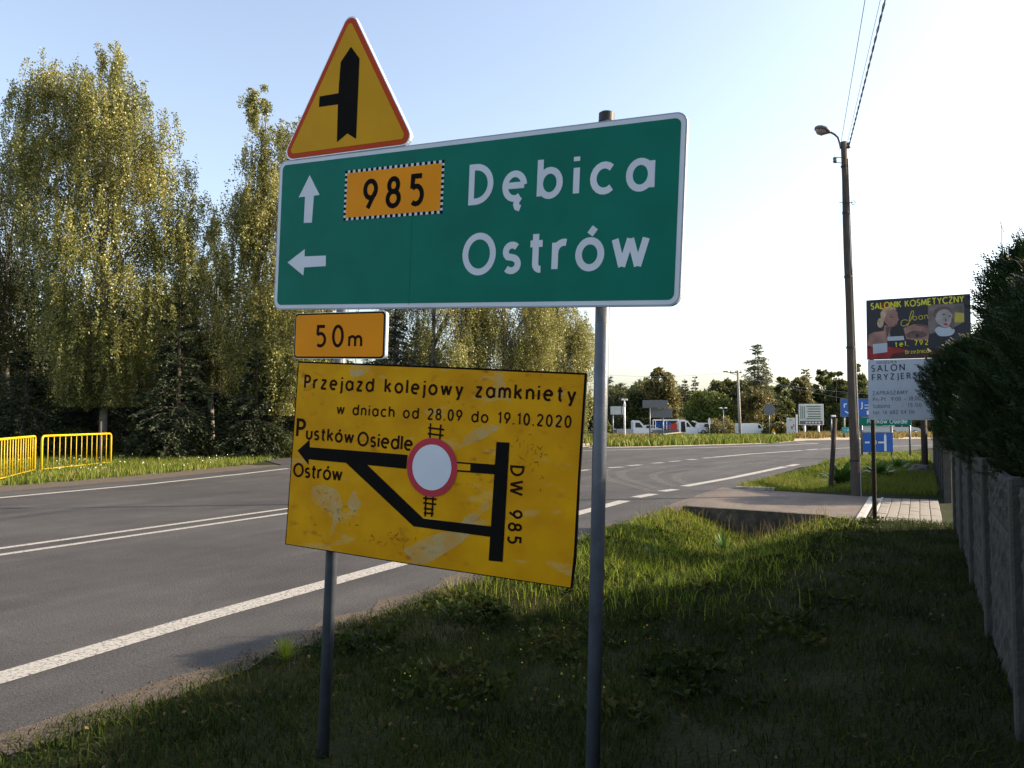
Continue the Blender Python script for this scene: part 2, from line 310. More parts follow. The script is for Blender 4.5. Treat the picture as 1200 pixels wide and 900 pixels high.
class MB:
    def __init__(s): s.V = []; s.F = []; s.marks = []
    def add(s, V, F):
        b = len(s.V); s.V += [tuple(v) for v in V]; s.F += [[b+i for i in f] for f in F]; return s
    def box(s, c, d, rot=None):
        x, y, z = d[0]/2, d[1]/2, d[2]/2
        P = [Vector(p) for p in ((-x,-y,-z),(x,-y,-z),(x,y,-z),(-x,y,-z),(-x,-y,z),(x,-y,z),(x,y,z),(-x,y,z))]
        if rot is not None: P = [rot @ p for p in P]
        return s.add([p+Vector(c) for p in P], [(0,3,2,1),(4,5,6,7),(0,1,5,4),(1,2,6,5),(2,3,7,6),(3,0,4,7)])
    def bbox(s, c, d, b=.01):            # box with all vertical and top edges chamfered
        x, y, z = d[0]/2, d[1]/2, d[2]/2
        ring = lambda a, zz: [(-x+a,-y,zz),(x-a,-y,zz),(x,-y+a,zz),(x,y-a,zz),(x-a,y,zz),(-x+a,y,zz),(-x,y-a,zz),(-x,-y+a,zz)]
        top = [(-x+2*b,-y+b,z),(x-2*b,-y+b,z),(x-b,-y+2*b,z),(x-b,y-2*b,z),(x-2*b,y-b,z),(-x+2*b,y-b,z),(-x+b,y-2*b,z),(-x+b,-y+2*b,z)]
        P = ring(b, -z)+ring(b, z-b)+top
        F = [tuple(range(7, -1, -1)), tuple(range(16, 24))]
        for k in (0, 8):
            for i in range(8): j = (i+1) % 8; F.append((k+i, k+j, k+8+j, k+8+i))
        return s.add([(p[0]+c[0], p[1]+c[1], p[2]+c[2]) for p in P], F)
    def tube(s, pts, r, n=8, cap=True):
        pts = [Vector(p) for p in pts]; rs = r if isinstance(r, (list, tuple)) else [r]*len(pts)
        V = []; up = None
        for i, p in enumerate(pts):
            d = (pts[min(i+1, len(pts)-1)]-pts[max(i-1, 0)]).normalized()
            a = Vector((0, 0, 1)) if abs(d.z) < .9 else Vector((1, 0, 0))
            if up is not None: a = up
            e1 = d.cross(a)
            if e1.length < 1e-4: e1 = d.cross(Vector((0, 1, .3)))
            e1.normalize(); e2 = e1.cross(d).normalized(); up = e2
            for k in range(n):
                q = 2*math.pi*k/n; V.append(p+(e1*math.cos(q)+e2*math.sin(q))*rs[i])
        F = [(i*n+k, i*n+(k+1) % n, (i+1)*n+(k+1) % n, (i+1)*n+k) for i in range(len(pts)-1) for k in range(n)]
        if cap: F += [tuple(range(n-1, -1, -1)), tuple(range((len(pts)-1)*n, len(pts)*n))]
        return s.add(V, F)
    def prism(s, P, z0, z1):             # closed outline in local x,y
        n = len(P); V = [(p[0], p[1], z0) for p in P]+[(p[0], p[1], z1) for p in P]
        return s.add(V, [tuple(range(n-1, -1, -1)), tuple(range(n, 2*n))]+[(i, (i+1) % n, n+(i+1) % n, n+i) for i in range(n)])
    def flat(s, P, z): return s.add([(p[0], p[1], z) for p in P], [tuple(range(len(P)))])
    def side(s, P, y0, y1):              # outline in x,z extruded along y
        n = len(P); V = [(p[0], y0, p[1]) for p in P]+[(p[0], y1, p[1]) for p in P]
        return s.add(V, [tuple(range(n)), tuple(range(2*n-1, n-1, -1))]+[(i, n+i, n+(i+1) % n, (i+1) % n) for i in range(n)])
    def build(s, name, m, parent=None, smooth=False): return mk(name, s.V, s.F, m, parent, smooth)
    def letters(s, m, parent):           # every character its own flat mesh
        ks = s.marks+[(len(s.V), len(s.F))]
        for (v0, f0), (v1, f1) in zip(ks, ks[1:]):
            if v1 > v0: mk('letter', s.V[v0:v1], [[i-v0 for i in f] for f in s.F[f0:f1]], m, parent)
def copy_tree(o, parent=None):
    c = o.copy(); link(c, parent)
    for ch in list(o.children):
        d = ch.copy(); link(d, c)
        for g in list(ch.children): e = g.copy(); link(e, d)
    return c
def rrect(x0, y0, x1, y1, r, n=6):
    P = []
    for cx, cy, a in ((x1-r, y0+r, -90), (x1-r, y1-r, 0), (x0+r, y1-r, 90), (x0+r, y0+r, 180)):
        for k in range(n+1): q = R(a+90*k/n); P.append((cx+r*math.cos(q), cy+r*math.sin(q)))
    return P
def fillet(P, r, n=6):
    out = []; m = len(P)
    for i in range(m):
        p = Vector(P[i]); a = (Vector(P[i-1])-p).normalized(); b = (Vector(P[(i+1) % m])-p).normalized()
        h = math.acos(max(-1, min(1, a.dot(b))))/2; d = r/math.tan(h); c = p+(a+b).normalized()*(r/math.sin(h))
        p0, p1 = p+a*d, p+b*d; a0 = math.atan2(*(p0-c).yx); a1 = math.atan2(*(p1-c).yx); da = (a1-a0+math.pi) % (2*math.pi)-math.pi
        for k in range(n+1): q = a0+da*k/n; out.append((c.x+r*math.cos(q), c.y+r*math.sin(q)))
    return out
def inset(P, d):
    m = len(P); out = []
    ar = sum(P[i][0]*P[(i+1) % m][1]-P[(i+1) % m][0]*P[i][1] for i in range(m)); sg = 1 if ar > 0 else -1
    for i in range(m):
        p = Vector(P[i]); a = (p-Vector(P[i-1])).normalized(); b = (Vector(P[(i+1) % m])-p).normalized()
        na = Vector((-a.y, a.x))*sg; nb = Vector((-b.y, b.x))*sg; q = (na+nb); q = q/max(.2, q.dot(na)); out.append(tuple(p+q*d))
    return out

# ------------------------------------------------------------------ stroke lettering (road sign alphabet)
def arc(cx, cy, rx, ry, a0, a1, n=14): return [(cx+rx*math.cos(R(a0+(a1-a0)*i/n)), cy+ry*math.sin(R(a0+(a1-a0)*i/n))) for i in range(n+1)]
X_ = .70
def o_(w=.60, x=X_): return arc(w/2, x/2, w/2, x/2, 0, 360, 24)
GL = {
 'a': (.60, [o_(), [(.60, X_), (.60, 0)]]), 'b': (.60, [o_(), [(0, 1.02), (0, 0)]]),
 'c': (.52, [arc(.31, .35, .31, .35, 48, 312)]), 'd': (.60, [o_(), [(.60, 1.02), (.60, 0)]]),
 'e': (.60, [[(.02, .37), (.60, .37)], arc(.30, .35, .30, .35, 4, 305, 20)]),
 'ę': (.60, [[(.02, .37), (.60, .37)], arc(.30, .35, .30, .35, 4, 305, 20), [(.47, .04), (.38, -.10), (.37, -.18), (.40, -.25), (.50, -.29)]]),
 'h': (.52, [[(0, 1.02), (0, 0)], [(0, .40)]+arc(.26, .42, .26, .28, 170, 0, 10)+[(.52, 0)]]),
 'i': (.0, [[(0, X_), (0, 0)], [(-.005, .88), (-.005, 1.0)]]), 'j': (.08, [[(.08, X_), (.08, -.12)]+arc(-.06, -.12, .14, .15, 0, -80, 6), [(.08, .88), (.08, 1.0)]]),
 'k': (.48, [[(0, 1.02), (0, 0)], [(.45, X_), (.04, .32)], [(.17, .42), (.48, 0)]]), 'l': (.0, [[(0, 1.02), (0, 0)]]),
 'm': (.84, [[(0, X_), (0, 0)], [(0, .40)]+arc(.21, .44, .21, .26, 170, 0, 9)+[(.42, 0)], [(.42, .42)]+arc(.63, .44, .21, .26, 170, 0, 9)+[(.84, 0)]]),
 'n': (.50, [[(0, X_), (0, 0)], [(0, .40)]+arc(.25, .43, .25, .27, 170, 0, 10)+[(.50, 0)]]),
 'o': (.62, [o_(.62)]), 'ó': (.62, [o_(.62), [(.30, .86), (.44, 1.04)]]),
 'r': (.30, [[(0, X_), (0, 0)], [(0, .40)]+arc(.25, .42, .25, .28, 165, 75, 7)]),
 's': (.42, [arc(.22, .52, .19, .18, 40, 250, 10)[:-1]+arc(.21, .18, .20, .18, 75, -140, 10)]),
 't': (.34, [[(.14, .96), (.14, .18)]+arc(.28, .16, .14, .15, 180, 280, 6), [(-.02, X_), (.34, X_)]]),
 'u': (.50, [[(0, X_), (0, .27)]+arc(.25, .27, .25, .27, 180, 360, 10)+[(.50, X_)]]),
 'w': (.82, [[(0, X_), (.20, 0)], [(.20, 0), (.41, X_)], [(.41, X_), (.62, 0)], [(.62, 0), (.82, X_)]]),
 'y': (.52, [[(0, X_), (.27, .04)], [(.52, X_), (.20, -.26), (.08, -.28)]]),
 'z': (.46, [[(.02, X_), (.46, X_)], [(.46, X_), (0, 0)], [(0, 0), (.48, 0)]]),
 'ź': (.46, [[(.02, X_), (.46, X_)], [(.46, X_), (0, 0)], [(0, 0), (.48, 0)], [(.2, .86), (.34, 1.04)]]),
 '0': (.50, [arc(.25, .5, .25, .5, 0, 360, 24)]),
 '1': (.22, [[(0, .80), (.20, 1.0), (.20, 0)]]), '2': (.48, [arc(.24, .74, .24, .26, 165, -25, 12)+[(0, 0)], [(0, 0), (.50, 0)]]),
 '4': (.54, [[(.40, 0), (.40, 1)], [(.40, 1), (0, .26)], [(0, .26), (.54, .26)]]),
 '5': (.46, [[(.44, 1), (.06, 1), (.04, .56)], [(.04, .56)]+arc(.21, .32, .25, .32, 125, -130, 14)]),
 '6': (.50, [arc(.25, .31, .25, .31, 0, 360, 20), [(.03, .42), (.34, 1.0)]]),
 '7': (.46, [[(0, 1), (.46, 1)], [(.46, 1), (.12, 0)]]),
 '8': (.50, [arc(.25, .27, .25, .27, 0, 360, 20), arc(.25, .76, .20, .24, 0, 360, 20)]),
 '9': (.50, [arc(.25, .69, .25, .31, 0, 360, 20), [(.47, .58), (.14, 0)]]),
 '.': (.0, [[(0, -.05), (0, .07)]]), ':': (.0, [[(0, -.05), (0, .07)], [(0, .45), (0, .57)]]), '-': (.3, [[(0, .36), (.3, .36)]]), ' ': (.30, []),
 'A': (.72, [[(0, 0), (.36, 1)], [(.36, 1), (.72, 0)], [(.13, .33), (.59, .33)]]),
 'B': (.55, [[(0, 0), (0, 1)], [(0, 1), (.3, 1)]+arc(.30, .76, .2, .24, 90, -90, 8)+[(0, .52)], [(0, .52), (.3, .52)]+arc(.3, .26, .24, .26, 90, -90, 8)+[(0, 0)]]),
 'C': (.72, [arc(.46, .5, .46, .5, 48, 312)]), 'D': (.62, [[(0, 0), (0, 1), (.15, 1)]+arc(.15, .5, .48, .5, 90, -90, 14)+[(0, 0)]]),
 'E': (.46, [[(.46, 1), (0, 1), (0, 0), (.46, 0)], [(0, .52), (.40, .52)]]), 'F': (.46, [[(.46, 1), (0, 1), (0, 0)], [(0, .50), (.38, .50)]]),
 'G': (.78, [arc(.46, .5, .46, .5, 48, 350)+[(.5, .46)]]), 'I': (.0, [[(0, 0), (0, 1)]]),
 'J': (.20, [[(.2, 1), (.2, -.05)]+arc(.02, -.05, .18, .18, 0, -90, 6)]), 'K': (.56, [[(0, 0), (0, 1)], [(.52, 1), (.02, .45)], [(.18, .60), (.56, 0)]]),
 'L': (.42, [[(0, 1), (0, 0), (.42, 0)]]), 'M': (.82, [[(0, 0), (.08, 1)], [(.08, 1), (.41, .12)], [(.41, .12), (.74, 1)], [(.74, 1), (.82, 0)]]),
 'N': (.66, [[(0, 0), (0, 1)], [(0, 1), (.66, 0)], [(.66, 0), (.66, 1)]]), 'O': (.88, [arc(.44, .5, .44, .5, 0, 360, 28)]),
 'P': (.48, [[(0, 0), (0, 1), (.24, 1)]+arc(.24, .74, .24, .26, 90, -90, 10)+[(0, .48)]]),
 'R': (.56, [[(0, 0), (0, 1), (.24, 1)]+arc(.24, .75, .24, .25, 90, -90, 10)+[(0, .50)], [(.24, .50), (.56, 0)]]),
 'S': (.46, [arc(.24, .75, .21, .25, 38, 258, 12)[:-1]+arc(.23, .26, .23, .26, 78, -145, 12)]),
 'T': (.60, [[(.30, 0), (.30, 1)], [(0, 1), (.60, 1)]]), 'U': (.6, [[(0, 1), (0, .3)]+arc(.3, .3, .3, .3, 180, 360, 10)+[(.6, 1)]]),
 'W': (1.0, [[(0, 1), (.26, 0)], [(.26, 0), (.5, 1)], [(.5, 1), (.74, 0)], [(.74, 0), (1.0, 1)]]),
 'Y': (.58, [[(0, 1), (.29, .48)], [(.58, 1), (.29, .48)], [(.29, .50), (.29, 0)]]), 'Z': (.56, [[(.02, 1), (.56, 1)], [(.56, 1), (0, 0)], [(0, 0), (.58, 0)]]),
}
SERIF = {'A': [(0, 0), (.72, 0)], 'F': [(0, 0)], 'I': [(0, 0), (0, 1)], 'L': [(0, 1)], 'N': [(0, 0), (0, 1), (.66, 1)], 'R': [(0, 0), (.56, 0)], 'Y': [(0, 1), (.58, 1), (.29, 0)],
         'E': [(0, 0), (0, 1)], 'J': [(.2, 1)], 'K': [(0, 0), (0, 1), (.56, 0)], 'G': [], 'Z': []}
def ribbon(mb, pts, th, z):
    P = [Vector(p) for p in pts]
    closed = (P[0]-P[-1]).length < 1e-6
    if closed: P = P[:-1]
    n = len(P); L_, R_ = [], []
    for i in range(n):
        a = P[i]-P[i-1] if (i > 0 or closed) else P[1]-P[0]
        b = P[(i+1) % n]-P[i] if (i < n-1 or closed) else P[-1]-P[-2]
        if a.length < 1e-9: a = b
        if b.length < 1e-9: b = a
        a.normalize(); b.normalize(); na = Vector((-a.y, a.x)); nb = Vector((-b.y, b.x)); q = na+nb
        if q.length < 1e-4: q = na.copy()
        q.normalize(); k = min(1/max(q.dot(na), .3), 1.7)
        L_.append(P[i]+q*k*th/2); R_.append(P[i]-q*k*th/2)
    V = [(p.x, p.y, z) for p in L_+R_]
    F = [(n+i, n+i+1, i+1, i) for i in range(n-1)]
    if closed: F.append((2*n-1, n, 0, n-1))
    mb.add(V, F)
def text_mb(mb, s, p0, p1, cap, z, th=.14, gap=.24, serif=False, space=None):
    """write s from p0 to p1 (local x,y), cap height cap; glyph gaps stretch to fit"""
    p0, p1 = Vector(p0), Vector(p1); L_ = (p1-p0).length; e = (p1-p0)/L_; nrm = Vector((-e.y, e.x))
    h = cap*(1-th); W = L_/h
    g = [GL[c] for c in s]; tw = sum(a[0] for a in g)+len(s)*th
    ng = len(s)-1; gp = (W-tw)/ng if ng else 0; sx = 1.0
    if gp < .05: sx = W/(tw+ng*.08); gp = .08*sx
    elif ng and gp > .55 and space is None: sx = min(1.6, W/(tw+ng*.30)); gp = (W-tw*sx)/ng
    x = th/2*sx; k = 0
    for c, (w_, strokes) in zip(s, g):
        mb.marks.append((len(mb.V), len(mb.F)))
        for stroke in strokes:
            pts = [p0+e*((x+a*sx)*h)+nrm*((b+th/2)*h) for a, b in stroke]
            if stroke[0] == stroke[-1]: pts[-1] = pts[0].copy()
            ribbon(mb, pts, th*h, z+k*.00012); k = (k+1) % 5
        if serif:
            for a, b in SERIF.get(c, []):
                q = [p0+e*((x+(a+dx)*sx)*h)+nrm*((b+th/2)*h) for dx in (-.11, .11)]; ribbon(mb, q, th*h*.5, z+.0007)
        x += (w_+th)*sx+gp
class Plane:
    """a board in the world: local x right, y up, z out of its face"""
    def __init__(s, o, yaw, roll, tilt=0):
        yaw, roll, tilt = R(yaw), R(roll), R(tilt)
        e1 = Vector((math.cos(yaw), math.sin(yaw), 0)); n = Vector((math.sin(yaw), -math.cos(yaw), 0)); e2 = Vector((0, 0, 1))
        e2t = e2*math.cos(tilt)+n*math.sin(tilt); s.n = n*math.cos(tilt)-e2*math.sin(tilt)
        s.a = e1*math.cos(roll)+e2t*math.sin(roll); s.b = -e1*math.sin(roll)+e2t*math.cos(roll); s.o = Vector(o)
        s.M = Matrix(((s.a.x, s.b.x, s.n.x, s.o.x), (s.a.y, s.b.y, s.n.y, s.o.y), (s.a.z, s.b.z, s.n.z, s.o.z), (0, 0, 0, 1)))
    def uv(s, px, py):
        d = ray(px, py); t = (s.o-CC).dot(s.n)/d.dot(s.n); q = CC+d*t-s.o; return (q.dot(s.a), q.dot(s.b))
    def poly(s, pts): return [s.uv(*p) for p in pts]
    def txt(s, mb, string, x0, y0, x1, y1, cappx, z, **k):
        p0, p1 = s.uv(x0, y0), s.uv(x1, y1); q = s.uv(x0, y0-cappx)
        text_mb(mb, string, p0, p1, math.hypot(q[0]-p0[0], q[1]-p0[1]), z, **k)
    def root(s, name, label, cat, group=None):
        o = bpy.data.objects.new(name, None); o.matrix_world = s.M; link(o); return tag(o, label, cat, group)
def ccw(P):
    a = sum(P[i][0]*P[(i+1) % len(P)][1]-P[(i+1) % len(P)][0]*P[i][1] for i in range(len(P)))
    return P if a > 0 else P[::-1]
# ================================================================== THE SETTING
def grid():
    ss = np.concatenate([-np.geomspace(700, 14, 16), np.linspace(-13, 0, 8), np.arange(.6, 6.2, .1), np.linspace(6.5, 16, 8), np.geomspace(18, 700, 16)])
    tt = np.concatenate([-np.geomspace(700, 12, 14), np.arange(-8, 28, .12), np.linspace(28.5, 100, 60), np.geomspace(104, 900, 16)])
    S, T = np.meshgrid(ss, tt); X = AX+T*UX+S*UY; Y = AY+T*UY-S*UX; Z = hz(X, Y)
    V = np.stack([X, Y, Z], -1).reshape(-1, 3); a, b = S.shape
    i = (np.arange(a-1)[:, None]*b+np.arange(b-1)[None]).ravel()
    o = npmesh('ground', V, np.stack([i, i+1, i+b+1, i+b], 1), 'ground_soil'); tag(o, kind='structure')
grid()
def sheet(name, pts, z, m, jit=0, kind='structure', step=.35, parent=None, thick=0):
    """flat polygon from world xy points, outline optionally ragged"""
    P = []
    n = len(pts)
    for i in range(n):
        a, b = Vector(pts[i][:2]), Vector(pts[(i+1) % n][:2]); L_ = (b-a).length
        k = max(1, int(L_/step)) if (jit and L_ < 60) else 1
        nn = Vector((-(b-a).y, (b-a).x)).normalized() if L_ else Vector((0, 0))
        for j in range(k):
            p = a.lerp(b, j/k); P.append(p+(nn*random.uniform(-jit, jit) if (jit and j) else Vector((0, 0))))
    P = ccw([(p[0], p[1]) for p in P])
    from mathutils.geometry import tessellate_polygon
    V = [(p[0], p[1], z) for p in P]; T = tessellate_polygon([[Vector(v) for v in V]])
    F = []
    for t in T:
        a, b, c = (Vector(V[i]) for i in t)
        F.append(t if (b-a).cross(c-a).z > 0 else (t[0], t[2], t[1]))
    o = mk(name, V, F, m, parent); 
    if kind: tag(o, kind=kind)
    return o
g = lambda *a: tuple(gr(*a).xy)
farL = [g(0, 576), g(169, 562), g(284, 550.5), g(330, 545)]
d0 = Vector(farL[0])-Vector(farL[1]); d0.normalize()
leftfar = tuple(Vector(farL[0])+d0*90)
farR = [g(700, 524.8), g(772, 523.4), g(844, 521.4), g(905, 519.5), g(945, 516), g(1000, 515), g(1110, 513.5)]
nearR = [g(1200, 517), g(1081, 526), g(1047, 531.5), g(1000, 537), g(962, 544), g(937, 548), g(915, 555), g(885, 564), g(868, 571)]
road = [st(1.0, -80), leftfar]+farL+[(-16, 44), (-34, 62), (-28, 68), (-8, 50)]+farR+[(150, 58), (150, 45)]+nearR+[st(1.35, 14.9), st(1.25, 11.35), st(1.0, 9), st(.98, 5), st(1.02, 1), st(1.0, -6)]
sheet('road', road, 0.0, 'asphalt', .035)
# gravel shoulders
sheet('gravel_shoulder', [st(.90, -40), st(.92, 9.5), st(1.05, 11.1), st(1.3, 11.2), st(1.22, 8), st(1.2, 3), st(1.2, -2), st(1.25, -40)], .004, 'gravel', .11)
def off(P, d):
    out = []
    for i, p in enumerate(P):
        a = Vector(P[max(i-1, 0)]); b = Vector(P[min(i+1, len(P)-1)]); t = (b-a).normalized(); out.append(tuple(Vector(p)+Vector((-t.y, t.x))*d))
    return out
fl = [leftfar]+farL
sheet('gravel_shoulder', off(fl, -.3)+off(fl, 1.5)[::-1], -.010, 'gravel', .22)
fr = farR[:4]; sheet('gravel_shoulder', off(fr, -.3)+off(fr, 1.0)[::-1], -.009, 'sand', .2)
sheet('sandy_path', [g(640, 524, -.02), g(700, 518), g(760, 510.5), g(800, 505.5), g(800, 507), g(745, 513.5), g(700, 521.5), g(640, 530)], -.004, 'sand', .2)
sheet('sandy_path', [g(905, 519.6), g(945, 516), g(1000, 515), g(1110, 513.5), g(1110, 511.5), g(960, 511.5), g(935, 513)], -.006, 'sand', .4)
# painted markings
def line(pts, w0, w1=None, m='marking', name='road_marking', z=.005, close=False):
    P = [Vector(g(*p)) for p in pts]; w1 = w1 or w0
    Q = [P[0]]
    for i in range(len(P)-1):
        k = max(1, int((P[i+1]-P[i]).length/1.0))
        for j in range(1, k+1): Q.append(P[i].lerp(P[i+1], j/k))
    L_, R_ = [], []
    for i, p in enumerate(Q):
        t = (Q[min(i+1, len(Q)-1)]-Q[max(i-1, 0)]).normalized(); nn = Vector((-t.y, t.x)); wd = (w0+(w1-w0)*i/(len(Q)-1))/2*random.uniform(.94, 1.06)
        L_.append(p+nn*wd); R_.append(p-nn*wd)
    n = len(Q); V = [(p.x, p.y, z) for p in L_+R_]
    o = mk(name, V, [(n+i, n+i+1, i+1, i) for i in range(n-1)], m); tag(o, kind='structure'); return o
def ext(a, b, L_):      # photo point pair -> line also continued backwards
    return a
e0 = gr(0, 795); e1 = gr(470, 660); dd = (e0-e1).normalized()
def wline(pts, w_, m='marking', z=.005):
    P = [Vector(p) for p in pts]; n = len(P); L_, R_ = [], []
    for i, p in enumerate(P):
        t = (P[min(i+1, n-1)]-P[max(i-1, 0)]).normalized(); nn = Vector((-t.y, t.x)); L_.append(p+nn*w_/2); R_.append(p-nn*w_/2)
    o = mk('road_marking', [(p.x, p.y, z) for p in L_+R_], [(n+i, n+i+1, i+1, i) for i in range(n-1)], m); tag(o, kind='structure')
def wext(px0, px1, back=60):
    a, b = Vector(g(*px0)), Vector(g(*px1)); return a+(a-b).normalized()*back
wline([wext((0, 795), (470, 660)), g(0, 795), g(235, 725), g(470, 660), g(600, 622.5), g(732, 587)], .24)
for d in (((745, 583), (766, 579)), ((775, 576), (792, 573.6)), ((924, 546.5), (934, 544.2))): line(d, .24)
line([(802, 570), (858, 560), (920, 547)], .24)
wline([wext((0, 643), (335, 596.5)), g(0, 643), g(335, 596.5), g(470, 578)], .13)
wline([wext((0, 650.5), (335, 602)), g(0, 650.5), g(335, 602), g(470, 582)], .13)
wline([wext((0, 583.5), (169, 569)), g(0, 583.5), g(169, 568), g(284, 555.5), g(338, 549)], .2)
line([(660, 529), (706, 527.8), (772, 526.2), (844, 524), (910, 522), (958, 519.7)], .3, .3)
line([(958, 519.7), (935, 518.6)], .3)
for a, b, c, d in ((712, 548.2, 730, 547.3), (736, 546, 751, 544.8), (764, 543, 777, 542.2), (785, 541, 797, 540.2), (805, 539, 816, 538.2), (824, 537, 834, 536.4), (945, 527.5, 960, 526.2)): line([(a, b), (c, d)], .26)
line([(836, 536), (880, 532), (940, 528)], .26)
line([(960, 526.5), (1013, 524), (1110, 521)], .24)
line([(600, 560), (660, 554), (690, 550.5)], .2)
def curve(pts): # smooth a photo polyline
    P = [Vector(p) for p in pts]; out = []
    for i in range(len(P)-1):
        p0, p1, p2, p3 = P[max(i-1, 0)], P[i], P[i+1], P[min(i+2, len(P)-1)]
        for j in range(6):
            t = j/6; q = .5*((2*p1)+(p2-p0)*t+(2*p0-5*p1+4*p2-p3)*t*t+(3*p1-p0-3*p2+p3)*t**3); out.append(tuple(q))
    return out+[tuple(P[-1])]
for pts in ([(766, 576), (742, 570), (713, 562), (707, 556), (712, 551), (730, 548)],
            [(779, 575), (751, 567), (733, 561), (727, 556), (735, 551.5), (765, 547.5), (830, 543.5), (900, 537)],
            [(790, 570.5), (775, 564.5), (766, 559), (769, 555), (790, 551.5), (830, 548.5), (880, 543.5), (930, 538)],
            [(808, 568), (796, 563), (792, 558.5), (800, 554.5), (830, 550), (860, 547)]):
    o = line(curve(pts), .26, m='marking_worn', z=.004)
# driveway across the ditch
drv = [st(.95, 11.0), st(1.38, 11.2), st(3.7, 10.98), st(4.25, 10.5), st(4.18, 14.75), st(1.4, 15.4), st(1.0, 15.6)]
sheet('driveway', drv, .008, 'asphalt_old', .02)
def beam(a, b, wd, z0, z1, name, m, kind='structure', nseg=1):
    a, b = Vector(a), Vector(b); d = (b-a); L_ = d.length; ang = math.atan2(d.y, d.x); mb = MB(); c = (a+b)/2
    for k in range(nseg):
        q = a.lerp(b, (k+.5)/nseg); mb.bbox((0, 0, 0), (L_/nseg-.006, wd, z1-z0), .008)
        rot = Matrix.Rotation(ang, 3, 'Z'); base = len(mb.V)-24
        for i in range(base, len(mb.V)): mb.V[i] = tuple(rot @ Vector(mb.V[i])+Vector((q.x, q.y, (z0+z1)/2)))
    o = mb.build(name, m); tag(o, kind=kind); return o
beam(st(1.30, 11.20), st(3.75, 10.90), .14, -.75, .035, 'culvert_headwall', 'headwall')
beam(st(1.35, 15.45), st(2.2, 15.5), .16, -.3, .06, 'kerb', 'concrete')
o = beam(st(4.22, 10.48), st(4.22, 14.6), .12, -.1, .028, 'kerb', 'kerb_white', nseg=4)
o = beam(st(4.40, 10.48), st(4.40, 14.6), .05, -.1, .024, 'kerb', 'kerb_white', nseg=4)
pv = bpy.data.objects.new('pavement', None); link(pv); tag(pv, kind='structure')
mb0 = MB().bbox((0, 0, 0), (.150, .56, .08), .006); mb1 = None; k = 0; pmesh = None
ang = math.atan2(UY, UX)-R(90)
sheetp = [st(4.32, 10.46), st(5.36, 10.46), st(5.36, 14.2), st(4.32, 14.2)]
sheet('pavement_bed', sheetp, -.006, 'gravel')
for i in range(6):
    s_ = 4.51+.158*i
    if s_ > 5.36: break
    for j in range(7):
        x, y = st(s_, 10.75+.568*j+(.0))
        if pmesh is None: o = mb0.build('paver', 'paver', pv); pmesh = o.data
        else: o = link(bpy.data.objects.new('paver', pmesh), pv)
        o.location = (x, y, -.012+random.uniform(-.004, .004)); o.rotation_euler = (random.uniform(-.006, .006), random.uniform(-.008, .008), ang+random.uniform(-.006, .006))

# ================================================================== SIGNS IN FRONT
G = Plane((-1.189, 4.011, 2.914), -27.4, -3.2, 1.0)
P0 = G.uv(328, 189); PW = G.uv(806, 130); PB = G.uv(797, 359)
W_, H_ = 2.113, .761
post_off = .055
def lean_post(px, py, z_top, r, grow, base_z):
    """post behind the green sign plane, leaning with it"""
    u, v = G.uv(px, py); p = G.o+G.a*u+G.b*v-G.n*post_off
    dirv = (G.b-Vector((G.n.x, G.n.y, 0))*0).normalized()
    k0 = (base_z-p.z)/dirv.z; k1 = (z_top-p.z)/dirv.z
    return p+dirv*k0, p+dirv*k1
# green direction sign
rt = G.root('direction_sign', 'large green direction sign lettered Dębica and Ostrów, tilted, on two grey steel posts', 'road sign')
mb = MB().prism(rrect(0, -H_, W_, 0, .045), -.022, 0); mb.build('panel', 'panel_edge', rt)
MB().flat(rrect(.006, -H_+.006, W_-.006, -.006, .040), .0012).build('border', 'sign_white', rt)
MB().flat(rrect(.024, -H_+.024, W_-.024, -.024, .026), .0022).build('green_face', 'sign_green', rt)
mb = MB(); G.txt(mb, 'Dębica', 549, 241, 767, 223.5, 49, .0034, th=.185); mb.letters('sign_white', rt)
mb = MB(); G.txt(mb, 'Ostrów', 541.5, 323.5, 760.5, 315.7, 51, .0034, th=.185); mb.letters('sign_white', rt)
MB().flat(ccw(G.poly([(363.5, 205.4), (375, 228.5), (368.4, 229.6), (366, 261), (356.5, 261.5), (358, 230.6), (350.5, 231.5)])), .0034).build('arrow', 'sign_white', rt)
MB().flat(ccw(G.poly([(337.5, 307.7), (357.7, 292), (357.5, 300.6), (382.5, 299.6), (382.2, 312), (357, 313.5), (356, 323)])), .0034).build('arrow', 'sign_white', rt)
mb = MB(); ribbon(mb, [G.uv(485.5, 184.5), G.uv(479.5, 357)], .0022, .0026); mb.build('panel_seam', 'seam', rt)
# route shield 985: orange with a black and white chequered edge
q = [G.uv(405, 200), G.uv(521.3, 187.8), G.uv(519.2, 250.2), G.uv(403.2, 258.8)]
x0 = (q[0][0]+q[3][0])/2; x1 = (q[1][0]+q[2][0])/2; y1 = (q[0][1]+q[1][1])/2; y0 = (q[2][1]+q[3][1])/2
sh = MB().flat([(x0, y0), (x1, y0), (x1, y1), (x0, y1)], .0030).build('route_shield', 'sign_white', rt)
ck = MB(); b_ = .014; nx = 37; ny = 19; dx = (x1-x0)/nx; dy = (y1-y0)/ny
for i in range(0, nx, 2):
    for yy in (y0, y1-b_): ck.flat([(x0+i*dx, yy), (x0+(i+1)*dx, yy), (x0+(i+1)*dx, yy+b_), (x0+i*dx, yy+b_)], .0036)
for i in range(2, ny-1, 2):
    for xx in (x0, x1-b_): ck.flat([(xx, y0+i*dy), (xx+b_, y0+i*dy), (xx+b_, y0+(i+1)*dy), (xx, y0+(i+1)*dy)], .0036)
tag(ck.build('chequer_edge', 'sign_black', sh), kind='stuff')
MB().flat([(x0+b_, y0+b_), (x1-b_, y0+b_), (x1-b_, y1-b_), (x0+b_, y1-b_)], .0040).build('orange_face', 'sign_orange', sh)
